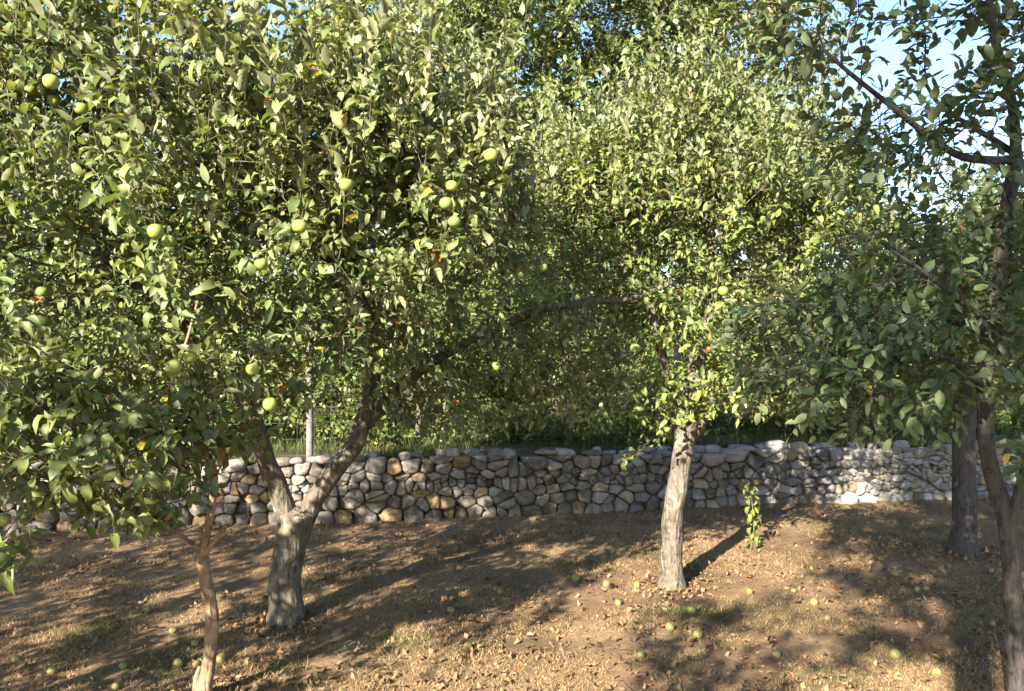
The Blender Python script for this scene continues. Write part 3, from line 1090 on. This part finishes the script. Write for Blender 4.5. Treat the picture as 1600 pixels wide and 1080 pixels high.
make_tree('apple_tree', 'big spreading apple tree with pale forked trunk, left of the picture\'s middle', big_limbs,
          [(P(280, 340, 3.7), (1.35, 1.05, 1.05), 5), (P(560, 350, 3.8), (.80, .85, .72), 3), (P(200, 90, 3.75), (1.05, .9, .72), 2.7), (P(500, 190, 3.75), (.50, .6, .40), 1.0), (P(660, 250, 3.9), (.46, .6, .40), .9),
           (P(740, 400, 4.3), (.42, .55, .42), .8), (P(-150, 300, 3.5), (1.0, .9, 1.05), 2.3), (P(300, 560, 3.9), (.9, .7, .36), 1.3), (P(880, 490, 4.8), (.35, .35, .26), .4), (P(600, 540, 4.4), (.55, .5, .36), .8),
           (P(650, 610, 4.8), (.36, .35, .28), .9), (P(790, 595, 5.0), (.45, .35, .32), 1.1), (P(920, 600, 5.1), (.28, .3, .30), .35)],
          31, natt=3400, step=.095, kill=.10, leaf='apple_near', size=(.046, .088), pal=APPLE_PAL, shoots=1.45, slen=(.07, .24), up=.65, out=.4, grav=.38, clump=.39, cs=.42,
          shootup=(2.0, 1750, .20, .58), cull=cull_big, thin=.009, yellow=.010, brown=.006, spacing=.027, nleafmax=20)

# 2. middle apple tree
b = P(1050, 915, 5.36); b[2] = 0
def cull_mid(p):
    px = to_px(p)
    low = (px[:, 1] < 675 + 50 * (noise3(p, .2) - .5)) | ((px[:, 0] < 1040) & (px[:, 0] > 965) & (px[:, 1] < 755)) | (px[:, 0] > 1100) & (px[:, 1] < 690) & (noise3(p + 4, .2) > .55)
    return low & ~((px[:, 0] < 1000) & (px[:, 1] > 450) & (px[:, 1] < 482) & (p[:, 1] < 5.1))
make_tree('apple_tree', 'middle apple tree with single straight sun-dappled trunk and yellow-green crown', [
    ('trunk', [b, P(1052, 860, 5.36), P(1059, 780, 5.36), P(1066, 710, 5.38), P(1074, 650, 5.4)], .067, .064, 20, .14),
    ('limb', [P(1068, 705, 5.38), P(1052, 610, 5.35), P(1020, 500, 5.3), P(1000, 400, 5.3), P(985, 300, 5.3)], .044, .016, 12, .12),
    ('limb', [P(1070, 685, 5.39), P(1074, 655, 5.4), P(1088, 590, 5.43), P(1112, 480, 5.5), P(1110, 350, 5.5), P(1100, 230, 5.5)], .064, .016, 16, .12),
    ('limb', [P(1072, 700, 5.4), P(1130, 610, 5.48), P(1200, 520, 5.6), P(1230, 420, 5.6), P(1240, 330, 5.6)], .036, .014, 12, .12)],
    [(P(1080, 400, 5.5), (.85, .8, .95), 4), (P(945, 360, 5.6), (.55, .6, .85), 3.2), (P(900, 480, 5.8), (.5, .5, .5), 1.3), (P(850, 330, 5.7), (.42, .5, .5), 1.1), (P(1230, 420, 5.5), (.6, .7, .8), 2.5), (P(960, 270, 5.5), (.42, .5, .35), .9), (P(1085, 215, 5.5), (.34, .45, .38), .9), (P(1190, 250, 5.6), (.36, .5, .36), .9), (P(1280, 330, 5.6), (.4, .5, .4), .8), (P(1130, 570, 5.3), (.6, .5, .36), 1.3), (P(1060, 630, 5.15), (.25, .2, .16), .35),
     (P(1002, 660, 5.1), (.09, .09, .28), .16), (P(1240, 640, 5.2), (.3, .3, .12), .2)],
    32, natt=3900, step=.095, kill=.105, leaf='apple', size=(.048, .082), pal=((.09, .14, .035), (.20, .23, .065)), shoots=1.5, slen=(.08, .26), up=.7, out=.4, grav=.2, clump=.39, cs=.5,
    shootup=(2.35, 800, .18, .62), cull=cull_mid, yellow=.014, spacing=.028)

# 3. leaning tree at the right edge, close to the viewer, with broad dark leaves
b = P(1593, 1125, 3.43); b[2] = 0
def cull_right(p):
    px = to_px(p)
    return (p[:, 1] > 2.5) & ((px[:, 1] < 695 + 40 * (noise3(p, .15) - .5)) | (px[:, 0] > 1570) & (px[:, 1] < 770)) & ((px[:, 0] > 1110))
make_tree('pear_tree', 'leaning slender tree with broad dark leaves at the right edge, closest to the viewer', [
    ('trunk', [b, P(1588, 1000, 3.43), P(1583, 900, 3.44), P(1572, 822, 3.45), P(1546, 740, 3.47), P(1536, 680, 3.48), P(1537, 600, 3.5), P(1549, 490, 3.52), P(1565, 390, 3.54), P(1580, 310, 3.55), P(1588, 240, 3.56)], .038, .028, 18, .10),
    ('limb', [P(1574, 840, 3.45), P(1584, 800, 3.42), P(1597, 740, 3.38), P(1612, 660, 3.3)], .026, .016, 10, .08),
    ('limb', [P(1588, 250, 3.56), P(1540, 250, 3.5), P(1490, 238, 3.4), P(1420, 185, 3.3), P(1345, 130, 3.2), P(1290, 80, 3.15)], .021, .007, 10, .1),
    ('limb', [P(1592, 245, 3.56), P(1530, 205, 3.65), P(1470, 165, 3.75), P(1440, 120, 3.8)], .016, .007, 10, .1),
    ('limb', [P(1588, 250, 3.56), P(1580, 150, 3.5), P(1555, 60, 3.45), P(1540, -60, 3.4), P(1520, -160, 3.4)], .024, .012, 10, .1),
    ('limb', [P(1552, 500, 3.52), P(1500, 470, 3.4), P(1450, 430, 3.3), P(1390, 390, 3.25)], .016, .007, 8, .1),
    ('limb', [P(1545, 620, 3.5), P(1480, 560, 3.4), P(1380, 555, 3.4), P(1300, 590, 3.5), P(1240, 575, 3.7)], .016, .006, 8, .1),
    ('limb', [P(1550, 520, 3.52), P(1470, 500, 3.8), P(1380, 480, 4.1), P(1280, 470, 4.3)], .016, .006, 8, .1)],
    [(P(1430, 510, 3.7), (.62, .6, .26), 3), (P(1330, 590, 3.6), (.5, .45, .18), 1.7), (P(1250, 530, 4.0), (.40, .4, .28), 1.1), (P(1530, 420, 3.6), (.4, .5, .3), 1.2), (P(1570, 590, 3.4), (.3, .4, .22), .8),
     (P(1430, 210, 3.5), (.5, .45, .33), 1.0), (P(1520, 60, 3.5), (.36, .4, .45), 1.1), (P(1290, 50, 3.3), (.22, .3, .2), .4), (P(1640, 330, 3.6), (.3, .4, .3), .5), (P(1600, -250, 3.5), (.9, .8, .6), 1.0), (P(1640, 690, 3.1), (.2, .2, .14), .25)],
    33, natt=2600, step=.085, kill=.095, leaf='broad', leafmat='broad_leaf', bark='bark_dark', size=(.045, .09), pal=((.055, .09, .036), (.11, .145, .058)), shoots=1.35, slen=(.08, .25), up=.25, out=.4, grav=.18,
    clump=.36, cs=.4, cull=cull_right, yellow=.006, brown=.004, nmix=.25, spacing=.034)

# 4. straight dark trunk at the right, further back
b = P(1506, 864, 6.20); b[2] = 0
make_tree('apple_tree', 'dark shaded tree with thick straight trunk behind the leaning one at the right', [
    ('trunk', [b, P(1506, 800, 6.2), P(1505, 720, 6.22), P(1508, 650, 6.25), P(1506, 590, 6.25)], .086, .076, 18, .12),
    ('limb', [P(1506, 640, 6.25), P(1460, 540, 6.2), P(1410, 450, 6.2), P(1390, 370, 6.3)], .06, .02, 10, .12),
    ('limb', [P(1508, 640, 6.25), P(1550, 540, 6.3), P(1600, 450, 6.4), P(1620, 360, 6.5)], .06, .02, 10, .12)],
    [(P(1500, 480, 6.3), (1.0, .9, .75), 3), (P(1600, 430, 6.5), (.9, .9, .7), 2), (P(1400, 430, 6.2), (.6, .8, .5), 1.2)],
    34, natt=1300, step=.12, kill=.14, leaf='apple', leafmat='broad_leaf', bark='bark_dark', size=(.07, .105), pal=((.075, .11, .035), (.14, .165, .05)), shoots=1.9, slen=(.08, .25), up=.5, out=.4, grav=.25, clump=.40, cs=.5,
    cull=lambda p: to_px(p)[:, 1] < 690 + 40 * (noise3(p, .2) - .5), n_leaf_parts=200, spacing=.03)

# 5. slender young tree at the left, closest to the viewer
b = P(316, 1090, 3.655); b[2] = 0
def cull_slim(p):
    px = to_px(p)
    return (p[:, 1] > 2.2) & ~((px[:, 0] > 80) & (px[:, 1] > 850 - .25 * np.abs(px[:, 0] - 200)))
make_tree('young_apple_tree', 'slender young apple tree with thin tan trunk and low leaves at the left', [
    ('trunk', [b, P(326, 1030, 3.65), P(331, 960, 3.63), P(320, 900, 3.6), P(312, 866, 3.58)], .026, .030, 14, .14),
    ('limb', [P(306, 1088, 3.66), P(307, 1062, 3.65), P(312, 1046, 3.64)], .020, .013, 10, .1),
    ('limb', [P(313, 880, 3.58), P(330, 850, 3.56), P(352, 822, 3.54)], .014, .010, 8, .1),
    ('limb', [P(313, 880, 3.58), P(322, 830, 3.55), P(332, 780, 3.5), P(334, 730, 3.42), P(300, 680, 3.3), P(230, 650, 3.15), P(130, 650, 3.0)], .020, .010, 10, .1),
    ('limb', [P(316, 860, 3.57), P(270, 830, 3.4), P(200, 790, 3.2), P(120, 770, 3.0), P(40, 800, 2.8)], .010, .005, 8, .1),
    ('limb', [P(330, 720, 3.4), P(215, 660, 3.1), P(262, 610, 3.05), P(290, 540, 3.05), P(310, 470, 3.1)], .008, .005, 8, .1)],
    [(P(150, 700, 3.0), (.40, .35, .17), 2.6), (P(330, 680, 3.2), (.17, .22, .10), .6), (P(50, 620, 3.0), (.30, .3, .18), 1.0), (P(15, 850, 2.75), (.09, .12, .10), .22), (P(220, 780, 3.1), (.22, .2, .10), .5), (P(330, 600, 3.1), (.20, .2, .12), .4)],
    35, natt=700, step=.065, kill=.075, leaf='apple_near', size=(.062, .10), bark='bark_tan', pal=((.075, .11, .035), (.155, .18, .055)), shoots=1.5, slen=(.05, .16), up=.2, out=.5, grav=.45, clump=.35, cs=.3, cull=cull_slim, thin=.008, spacing=.03)

# 6. neighbours just outside the frame, whose shade falls into the picture
SHADE = dict(leaf='small', natt=800, step=.15, kill=.18, size=(.07, .11), pal=APPLE_PAL, shoots=1.9, slen=(.1, .3), n_leaf_parts=0, clump=.46, cs=.28)
make_tree('apple_tree', 'apple tree out of frame at the left, known by its shade on the ground', [
    ('trunk', [(-3.9, 1.1, 0), (-3.88, 1.12, .5), (-3.85, 1.1, 1.0)], .09, .08, 14, .12),
    ('limb', [(-3.85, 1.1, .95), (-3.5, 1.3, 1.5), (-3.1, 1.6, 2.0)], .06, .02, 10, .12), ('limb', [(-3.85, 1.1, .95), (-4.2, .8, 1.6), (-4.5, .5, 2.2)], .06, .02, 10, .12)],
    [((-3.4, 1.35, 1.75), (1.1, 1.0, .75)), ((-4.7, 2.9, 1.8), (1.15, 1.2, .9)), ((-4.3, 2.0, 2.0), (1.0, 1.0, .8)), ((-3.0, 1.9, 1.5), (.5, .6, .45)), ((-5.6, 2.6, 1.9), (1.0, 1.1, .9)), ((-2.5, .85, 2.35), (.5, .5, .4), .4)], 41, **{**SHADE, 'shoots': 2.0, 'natt': 1300, 'clump': .39})
make_tree('apple_tree', 'tall tree out of frame behind the viewer, known by its shade at the right', [
    ('trunk', [(-.9, -1.6, 0), (-.88, -1.6, 1.2), (-.9, -1.55, 3.0)], .13, .10, 14, .12),
    ('limb', [(-.9, -1.55, 2.9), (-.6, -1.3, 4.0), (-.5, -1.2, 5.4)], .07, .03, 10, .12), ('limb', [(-.9, -1.55, 2.9), (-1.2, -1.9, 4.0), (-1.2, -1.9, 5.6)], .07, .03, 10, .12)],
    [((-.7, -1.5, 4.4), (1.25, 1.2, 1.7), 2.4), ((-.9, -1.8, 5.7), (.9, .9, 1.0), .8), ((-.2, -1.3, 3.7), (.8, .8, .8), .5), ((-1.4, -1.6, 3.9), (.8, .8, .9), .55), ((.1, -1.2, 5.0), (.7, .7, 1.2), .6), ((-2.2, -1.5, 3.1), (.5, .6, .45), .35)], 42, **{**SHADE, 'clump': .36, 'natt': 1200, 'shoots': 2.1})


# ------------------------------------------------------------------ sprout by the wall, right of the middle trunk
def sprout():
    rs = np.random.default_rng(77)
    x = (1172 - 800) / F * 6.3
    z0 = float(gz(x, 6.3))
    r = root('leafy_sprout', (x, 6.3, z0), 'small leafy sprout with drooping bright leaves before the wall, right of the middle trunk', 'plant')
    path = resample([[0, 0, -.02], [.03, 0, .16], [.02, .01, .36], [-.015, 0, .56]], .03)
    link('stem', tube_mesh('stem', path, np.linspace(.007, .003, len(path)), 6, M['twig']), r)
    LV, LF = LEAFV['apple']
    ms = [mesh_np('leaf', LV[j], [LF], M['apple_leaf'], np.tile(leaf_colours(1, ((.14, .18, .03), (.22, .25, .06)), rs, 0, 0), (LV.shape[1], 1)), smooth=True) for j in range(8)]
    for k in range(44):
        h = .06 + .50 * (k / 44) + rs.normal(0, .02)
        a = k * 2.4
        D = np.array([math.cos(a), math.sin(a) * .8, -1.0 + rs.normal(0, .35) + (.5 if k > 40 else 0)])
        s = rs.uniform(.05, .095)
        B, D, N = leaf_frames(D[None], np.array([[math.cos(a) * .4, -.5, .8]]))
        p = np.array([np.interp(h, path[:, 2], path[:, 0]) + .03 * math.cos(a), .03 * math.sin(a), h])
        o = link('leaf', ms[k % 8], r)
        b_, d_, n_ = B[0] * s, D[0] * s, N[0] * s
        o.matrix_basis = Matrix(((b_[0], d_[0], n_[0], p[0]), (b_[1], d_[1], n_[1], p[1]), (b_[2], d_[2], n_[2], p[2]), (0, 0, 0, 1)))
sprout()


# ------------------------------------------------------------------ shrubs and trees on the terrace
def shrub(px, d, rx, rz, seed, label, pal, fr=0):
    x = (px - 800) / F * d
    z0 = WALL_H - .04
    limbs = [('stem', [(x, d, z0), (x + .03, d, z0 + .4), (x - .05, d - .05, z0 + .9)], .03, .02, 8, .1),
             ('stem', [(x + .05, d, z0), (x + .3 * rx, d - .1, z0 + .4), (x + .55 * rx, d - .1, z0 + .9)], .022, .012, 8, .1),
             ('stem', [(x - .05, d, z0), (x - .35 * rx, d, z0 + .4), (x - .6 * rx, d, z0 + .9)], .022, .012, 8, .1)]
    return make_tree('shrub', label, limbs, [((x, d, z0 + rz * .95), (rx, .75, rz), 2), ((x + .3 * rx, d - .2, z0 + rz * .55), (rx * .8, .6, rz * .55), 1), ((x - .4 * rx, d - .1, z0 + rz * .6), (rx * .7, .6, rz * .6), 1), ((x, d - .15, z0 + .4), (rx * 1.15, .5, .42), 2.4)],
              seed, natt=950, step=.13, kill=.15, leaf='small', leafmat='small_leaf', size=(.05, .085), pal=pal, shoots=2.6, slen=(.1, .32), spacing=.022, up=.3, out=.6, grav=.3, clump=.36, cs=.5,
              cat='shrub', group='shrubs behind the wire fence', n_leaf_parts=0, yellow=.006, brown=.006, nleafmax=12, tip=.002)
HP = ((.07, .115, .028), (.14, .18, .05))
for (px, d, rx, rz, sd, lab) in [
    (-60, 8.3, 1.2, 1.15, 51, 'dark green shrub behind the fence at the left edge, hidden by apple leaves'),
    (230, 8.5, 1.15, 1.1, 52, 'dark green shrub behind the fence left of the forked trunk'),
    (455, 8.8, .95, 1.1, 53, 'dark shrub behind the wire mesh and the pale post'),
    (345, 8.9, .9, 1.15, 59, 'dark shrub behind the fence seen between the forked limbs'),
    (650, 8.6, 1.05, 1.05, 54, 'dense dark green shrub bearing a red fruit above the wall'),
    (850, 8.8, 1.0, 1.1, 55, 'dense green shrub above the wall left of the middle trunk'),
    (1065, 9.8, 1.0, 1.0, 56, 'shrub behind the fence hidden partly by the middle trunk'),
    (1280, 9.8, 1.1, 1.0, 57, 'green shrub above the wall between middle trunk and dark straight trunk'),
    (1530, 10.0, 1.25, 1.15, 58, 'shrub behind the wall at the right edge')]:
    shrub(px, d, rx, rz, sd, lab, HP)
o = link('pomegranate', apple_mesh('pomegranate', M['red_fruit']))
o.location = tuple(ARED[0]); o.scale = (.042, .042, .04)
tag(o, 'red round fruit hanging in the dark shrub above the wall', 'fruit')
V, f4, f3 = tube([[0, 0, -.75], [0, 0, -1.05], [0, 0, -1.25]], [.22, .16, .26], 6)
link('crown_tip', mesh_np('crown_tip', V, [f4, f3], M['red_fruit']), o)
link('stem', STEM, o)

def tall(px, d, zc, r, seed, label, pal, natt=500, size=(.07, .11), shoots=2.0, clump=.42, cs=1.3, leaf='small', maxsh=None, trunk=.2, grav=.5, extra=(), zs=None, name='background_tree'):
    x = (px - 800) / F * d
    z0 = WALL_H - .05 + max(0, d - 33) * .012
    rx, ry, rz = r
    limbs = [('trunk', [(x, d, z0), (x + .1, d, z0 + (zc - z0) * .3), (x - .1, d + .1, z0 + (zc - z0) * .62)], trunk, trunk * .7, 12, .12),
             ('limb', [(x - .1, d + .1, z0 + (zc - z0) * .58), (x + .35 * rx, d - .3 * ry, zc), (x + .5 * rx, d - .4 * ry, zc + .4 * rz)], trunk * .5, .05, 8, .1),
             ('limb', [(x - .1, d + .1, z0 + (zc - z0) * .58), (x - .4 * rx, d - .2 * ry, zc), (x - .55 * rx, d - .2 * ry, zc + .35 * rz)], trunk * .5, .05, 8, .1),
             ('limb', [(x - .1, d + .1, z0 + (zc - z0) * .55), (x, d + .3 * ry, zc), (x, d + .1, zc + .6 * rz)], trunk * .55, .04, 8, .1)]
    ells = [((x, d, zc), (rx, ry, rz), 4)] + list(extra)
    return make_tree(name, label, limbs, ells, seed, natt=natt, step=.30, kill=.32, leaf=leaf, leafmat='small_leaf', bark='bark_dark', size=size, pal=pal, shoots=shoots, slen=(.25, .7), spacing=.04, up=.1, out=.5, grav=grav,
                     clump=clump, cs=cs, group='trees rising behind the orchard', n_leaf_parts=0, thin=.03, tip=.006, yellow=.002, brown=.002, maxsh=maxsh, nleafmax=18)
TP = ((.055, .09, .024), (.135, .16, .05))
x = (930 - 800) / F * 13
BIG = (.12, .19)
tall(890, 12.5, 5.4, (2.9, 2.0, 4.3), 61, 'tall dense dark-green tree rising behind the middle of the orchard', ((.065, .10, .028), (.15, .175, .058)), natt=2400, shoots=2.4, clump=.34, cs=1.0, trunk=.24, size=(.10, .17))
tall(1110, 14.5, 5.8, (2.3, 2.0, 4.6), 62, 'tall olive-toned tree with drooping twigs behind the middle apple tree', ((.105, .115, .05), (.19, .19, .09)), natt=1800, shoots=2.2, clump=.38, cs=1.1, leaf='narrow', size=(.13, .22))
tall(660, 15.5, 5.4, (2.7, 2.0, 4.4), 63, 'tall dark tree behind the big apple tree\'s right shoulder', TP, natt=1700, shoots=2.0, clump=.36, cs=1.1, size=(.15, .24))
tall(330, 18, 4.6, (3.0, 2.2, 3.6), 64, 'loose tree with sky showing through behind the big apple tree', TP, natt=850, shoots=1.5, clump=.46, cs=.9, size=BIG)
tall(30, 17, 3.8, (3.0, 2.2, 2.9), 65, 'dense tree behind the big apple tree at the left edge', TP, natt=800, shoots=1.6, clump=.42, size=(.15, .22))
tall(1290, 22, 4.2, (2.2, 2.0, 3.6), 66, 'pale feathery tree with sky showing through, right of the tall trees', ((.11, .125, .07), (.17, .18, .11)), natt=1000, shoots=1.6, clump=.44, cs=.8, leaf='narrow', size=(.12, .2))
tall(1480, 24, 4.0, (3.6, 2.2, 3.1), 67, 'low far tree behind the leaning tree at the right', ((.09, .11, .05), (.15, .17, .08)), natt=700, shoots=1.6, clump=.42, cs=1.0, size=(.15, .24))
tall(1680, 20, 3.6, (3.0, 2.2, 2.9), 68, 'low tree behind the orchard at the right edge', TP, natt=600, shoots=1.5, clump=.42, size=(.15, .22))
tall(780, 26, 3.6, (4.0, 2.2, 3.0), 69, 'far broad tree filling the gap behind the tall dark trees', TP, natt=600, shoots=1.6, clump=.40, size=(.18, .26))

# ------------------------------------------------------------------ far wood closing the view
def far_wood():
    rs = np.random.default_rng(99)
    Ps = []
    for k in range(34):
        x = -42 + k * 2.7 + rs.normal(0, .8); y = 40 + rs.uniform(-4, 6); h = rs.uniform(2.4, 3.6)
        n = 1500
        d = norm(rs.normal(size=(n, 3)))
        p = np.array([x, y, .8 + h * .75]) + d * rs.random((n, 1)) ** .45 * np.array([2.3, 2.0, h * .8])
        Ps.append(p[fbm(p, .9, 2) > .40])
    p = np.concatenate(Ps); n = len(p)
    D = norm(rs.normal(size=(n, 3)) + np.array([0, 0, -.3])); N = norm(rs.normal(size=(n, 3)) * .6 + np.array([0, 0, 1.]))
    V, Fc, k, _, _ = leaf_batch('small', p, D, N, rs.uniform(.28, .5, n), rs)
    o = link('far_wood', mesh_np('far_wood', V, [Fc], M['small_leaf'], np.repeat(leaf_colours(n, ((.06, .085, .03), (.12, .14, .06)), rs, 0, 0), k, 0)))
    tag(o, 'far wood closing the view behind the orchard', 'wood', kind='stuff')
far_wood()


# ------------------------------------------------------------------ grass, weeds, leaf litter
def scatter_ground(n, rs, ylo=3.2, pw=1.0):
    out = []
    got = 0
    while got < n:
        y = ylo + (8.6 - ylo) * rs.random(n) ** pw
        x = (rs.random(n) * 2 - 1) * (.68 * y + .3)
        m = y < wy(x) - .02
        out.append(np.stack([x[m], y[m]], -1)); got += m.sum()
    return np.concatenate(out)[:n]

def grass():
    rs = np.random.default_rng(5)
    q = scatter_ground(175000, rs, 3.2, 1.25)
    p3 = np.concatenate([q, np.zeros((len(q), 1))], 1)
    gpatch = fbm(p3 + 40, .7, 3)
    dens = fbm(p3 + 9, .35, 2)
    # the one strong green tuft by the wall at the right and one left of the slender trunk
    tuft = np.zeros(len(q))
    for (px, py, rx, ry) in ((1440, 822, .42, .12), (150, 985, .28, .22), (900, 880, .35, .2), (620, 1005, .22, .15), (1085, 960, .25, .12), (1530, 980, .2, .15), (420, 1040, .22, .12)):
        d = CAM_H * F / (py - 540); x = (px - 800) / F * d
        tuft += np.exp(-(((q[:, 0] - x) / rx) ** 2 + ((q[:, 1] - d) / ry) ** 2))
    keep = (dens > .44) | (tuft > .4)
    q, gpatch, tuft = q[keep], gpatch[keep], tuft[keep]
    n = len(q)
    green = np.clip((gpatch - .58) * 6, 0, 1) * .5 + tuft * .7
    isg = rs.random(n) < np.clip(green, .10, .95)
    h = rs.uniform(.006, .024, n) * (1 + 1.0 * np.clip(tuft, 0, 1))
    a = rs.random(n) * 6.283
    w = rs.uniform(.0011, .0024, n)
    lean = rs.normal(0, 1.0, (n, 2)) * h[:, None]
    z = gz(q[:, 0], q[:, 1])
    b0 = np.stack([q[:, 0] - w * np.cos(a), q[:, 1] - w * np.sin(a), z - .003], -1)
    b1 = np.stack([q[:, 0] + w * np.cos(a), q[:, 1] + w * np.sin(a), z - .003], -1)
    t = np.stack([q[:, 0] + lean[:, 0], q[:, 1] + lean[:, 1], z + h], -1)
    V = np.stack([b0, b1, t], 1).reshape(-1, 3)
    c = np.where(isg[:, None], np.array([[.10, .14, .035]]), np.array([[.43, .30, .17]])) * rs.uniform(.4, 1.25, (n, 1))
    o = link('grass', mesh_np('grass', V, [np.arange(n * 3).reshape(-1, 3)], M['grass'], np.repeat(c, 3, 0)))
    tag(o, 'short dry mown grass on the orchard floor', 'grass', kind='stuff')
    # terrace weeds
    n = 26000
    u = rs.uniform(-6, 8, n); bk = .12 + rs.random(n) ** 1.5 * 2.6
    x = u; y = wy(u) + bk
    p3 = np.stack([x, y, 0 * x], -1)
    m = fbm(p3 + 3, .6, 2) > .46
    x, y, n = x[m], y[m], m.sum()
    h = rs.uniform(.03, .16, n); a = rs.random(n) * 6.283; w = rs.uniform(.003, .007, n)
    z = tz(x, y) - .01
    lean = rs.normal(0, .5, (n, 2)) * h[:, None]
    V = np.stack([np.stack([x - w * np.cos(a), y - w * np.sin(a), z], -1), np.stack([x + w * np.cos(a), y + w * np.sin(a), z], -1), np.stack([x + lean[:, 0], y + lean[:, 1], z + h], -1)], 1).reshape(-1, 3)
    c = np.where(rs.random((n, 1)) < .88, np.array([[.05, .08, .022]]), np.array([[.20, .16, .09]])) * rs.uniform(.6, 1.3, (n, 1))
    o = link('weeds', mesh_np('weeds', V, [np.arange(n * 3).reshape(-1, 3)], M['grass'], np.repeat(c, 3, 0)))
    tag(o, 'low weeds on the terrace behind the stone wall', 'weeds', kind='stuff')
grass()

def litter():
    rs = np.random.default_rng(6)
    n = 8000
    q = scatter_ground(n, rs, 3.3, 1.15)
    p3 = np.concatenate([q, np.zeros((n, 1))], 1)
    left = np.clip((.6 - q[:, 0]) / 2.5, 0, 1) * .10
    right = np.clip((q[:, 0] - 1.8) / 1.5, 0, 1) * .05
    keep = fbm(p3 + 20, .9, 2) + left + right + rs.normal(0, .07, n) > .47
    q = q[keep]
    feet = [(-1.31, 4.67, .12), (1.07, 5.36, .10), (3.49, 6.2, .12), (-1.41, 3.66, .05)]
    extra = []
    for (fx, fy, fr) in feet:
        aa = rs.random(150) * 6.283; rr = fr + np.abs(rs.normal(0, .10, 150))
        extra.append(np.stack([fx + rr * np.cos(aa), fy + rr * np.sin(aa)], -1))
    q = np.concatenate([q] + extra); n = len(q)
    z = gz(q[:, 0], q[:, 1])
    p = np.stack([q[:, 0], q[:, 1], z + rs.uniform(.004, .016, n)], -1)
    a = rs.random(n) * 6.283
    D = np.stack([np.cos(a), np.sin(a), rs.normal(0, .22, n)], -1)
    N = np.stack([rs.normal(0, .35, n), rs.normal(0, .35, n), np.where(rs.random(n) < .6, 1.0, -1.0)], -1)
    S = rs.uniform(.016, .048, n)
    pal = np.array([(.15, .09, .05), (.22, .13, .07), (.25, .165, .095), (.10, .065, .04), (.28, .12, .06), (.27, .20, .13), (.18, .17, .07)])
    c = pal[rs.choice(len(pal), n, p=[.25, .22, .15, .18, .05, .10, .05])] * rs.uniform(.7, 1.2, (n, 1))
    sc = np.where(np.abs(to_px(p)[:, 0] - 800) < 800, S / q[:, 1], 0)
    sel = np.zeros(n, bool); sel[np.argsort(-sc)[:300]] = True
    V, Fc, k, _, _ = leaf_batch('dry', p[~sel], D[~sel], N[~sel], S[~sel], rs)
    o = link('leaf_litter', mesh_np('leaf_litter', V, [Fc], M['dry_leaf'], np.repeat(c[~sel], k, 0), smooth=True))
    tag(o, 'dry brown leaf litter strewn over the orchard floor', 'leaf litter', kind='stuff')
    LV, LF = LEAFV['dry']
    ms = [mesh_np('fallen_leaf', LV[j % len(LV)], [LF], M['dry_leaf'], np.tile(c[sel][j], (LV.shape[1], 1)), smooth=True) for j in range(32)]
    B, DD, NN = leaf_frames(D[sel], N[sel])
    for i, (pp, b, d, nn, s) in enumerate(zip(p[sel], B, DD, NN, S[sel])):
        o = link('fallen_leaf', ms[i % 32], ground)
        o.matrix_basis = Matrix(((b[0] * s, d[0] * s, nn[0] * s, pp[0]), (b[1] * s, d[1] * s, nn[1] * s, pp[1]), (b[2] * s, d[2] * s, nn[2] * s, pp[2]), (0, 0, 0, 1)))
    # twigs and pebbles
    n = 420
    q = scatter_ground(n, rs, 3.3, 1.1)
    z = gz(q[:, 0], q[:, 1]) + .006
    a = rs.random(n) * 6.283; L = rs.uniform(.04, .18, n)
    A = np.stack([q[:, 0], q[:, 1], z], -1); Bq = A + np.stack([np.cos(a) * L, np.sin(a) * L, rs.normal(0, .01, n)], -1)
    V, Fc = frusta(A, Bq, rs.uniform(.0015, .003, n), rs.uniform(.001, .002, n), 4)
    tag(link('fallen_twigs', mesh_np('fallen_twigs', V, [Fc], M['twig'])), 'thin fallen twigs scattered on the orchard floor', 'twigs', kind='stuff')
litter()
print('tris', sum(len(m.loops) - 2 * len(m.polygons) for m in bpy.data.meshes if m.users), 'objects', len(bpy.data.objects), 'script %.1fs' % (time.time() - T0))
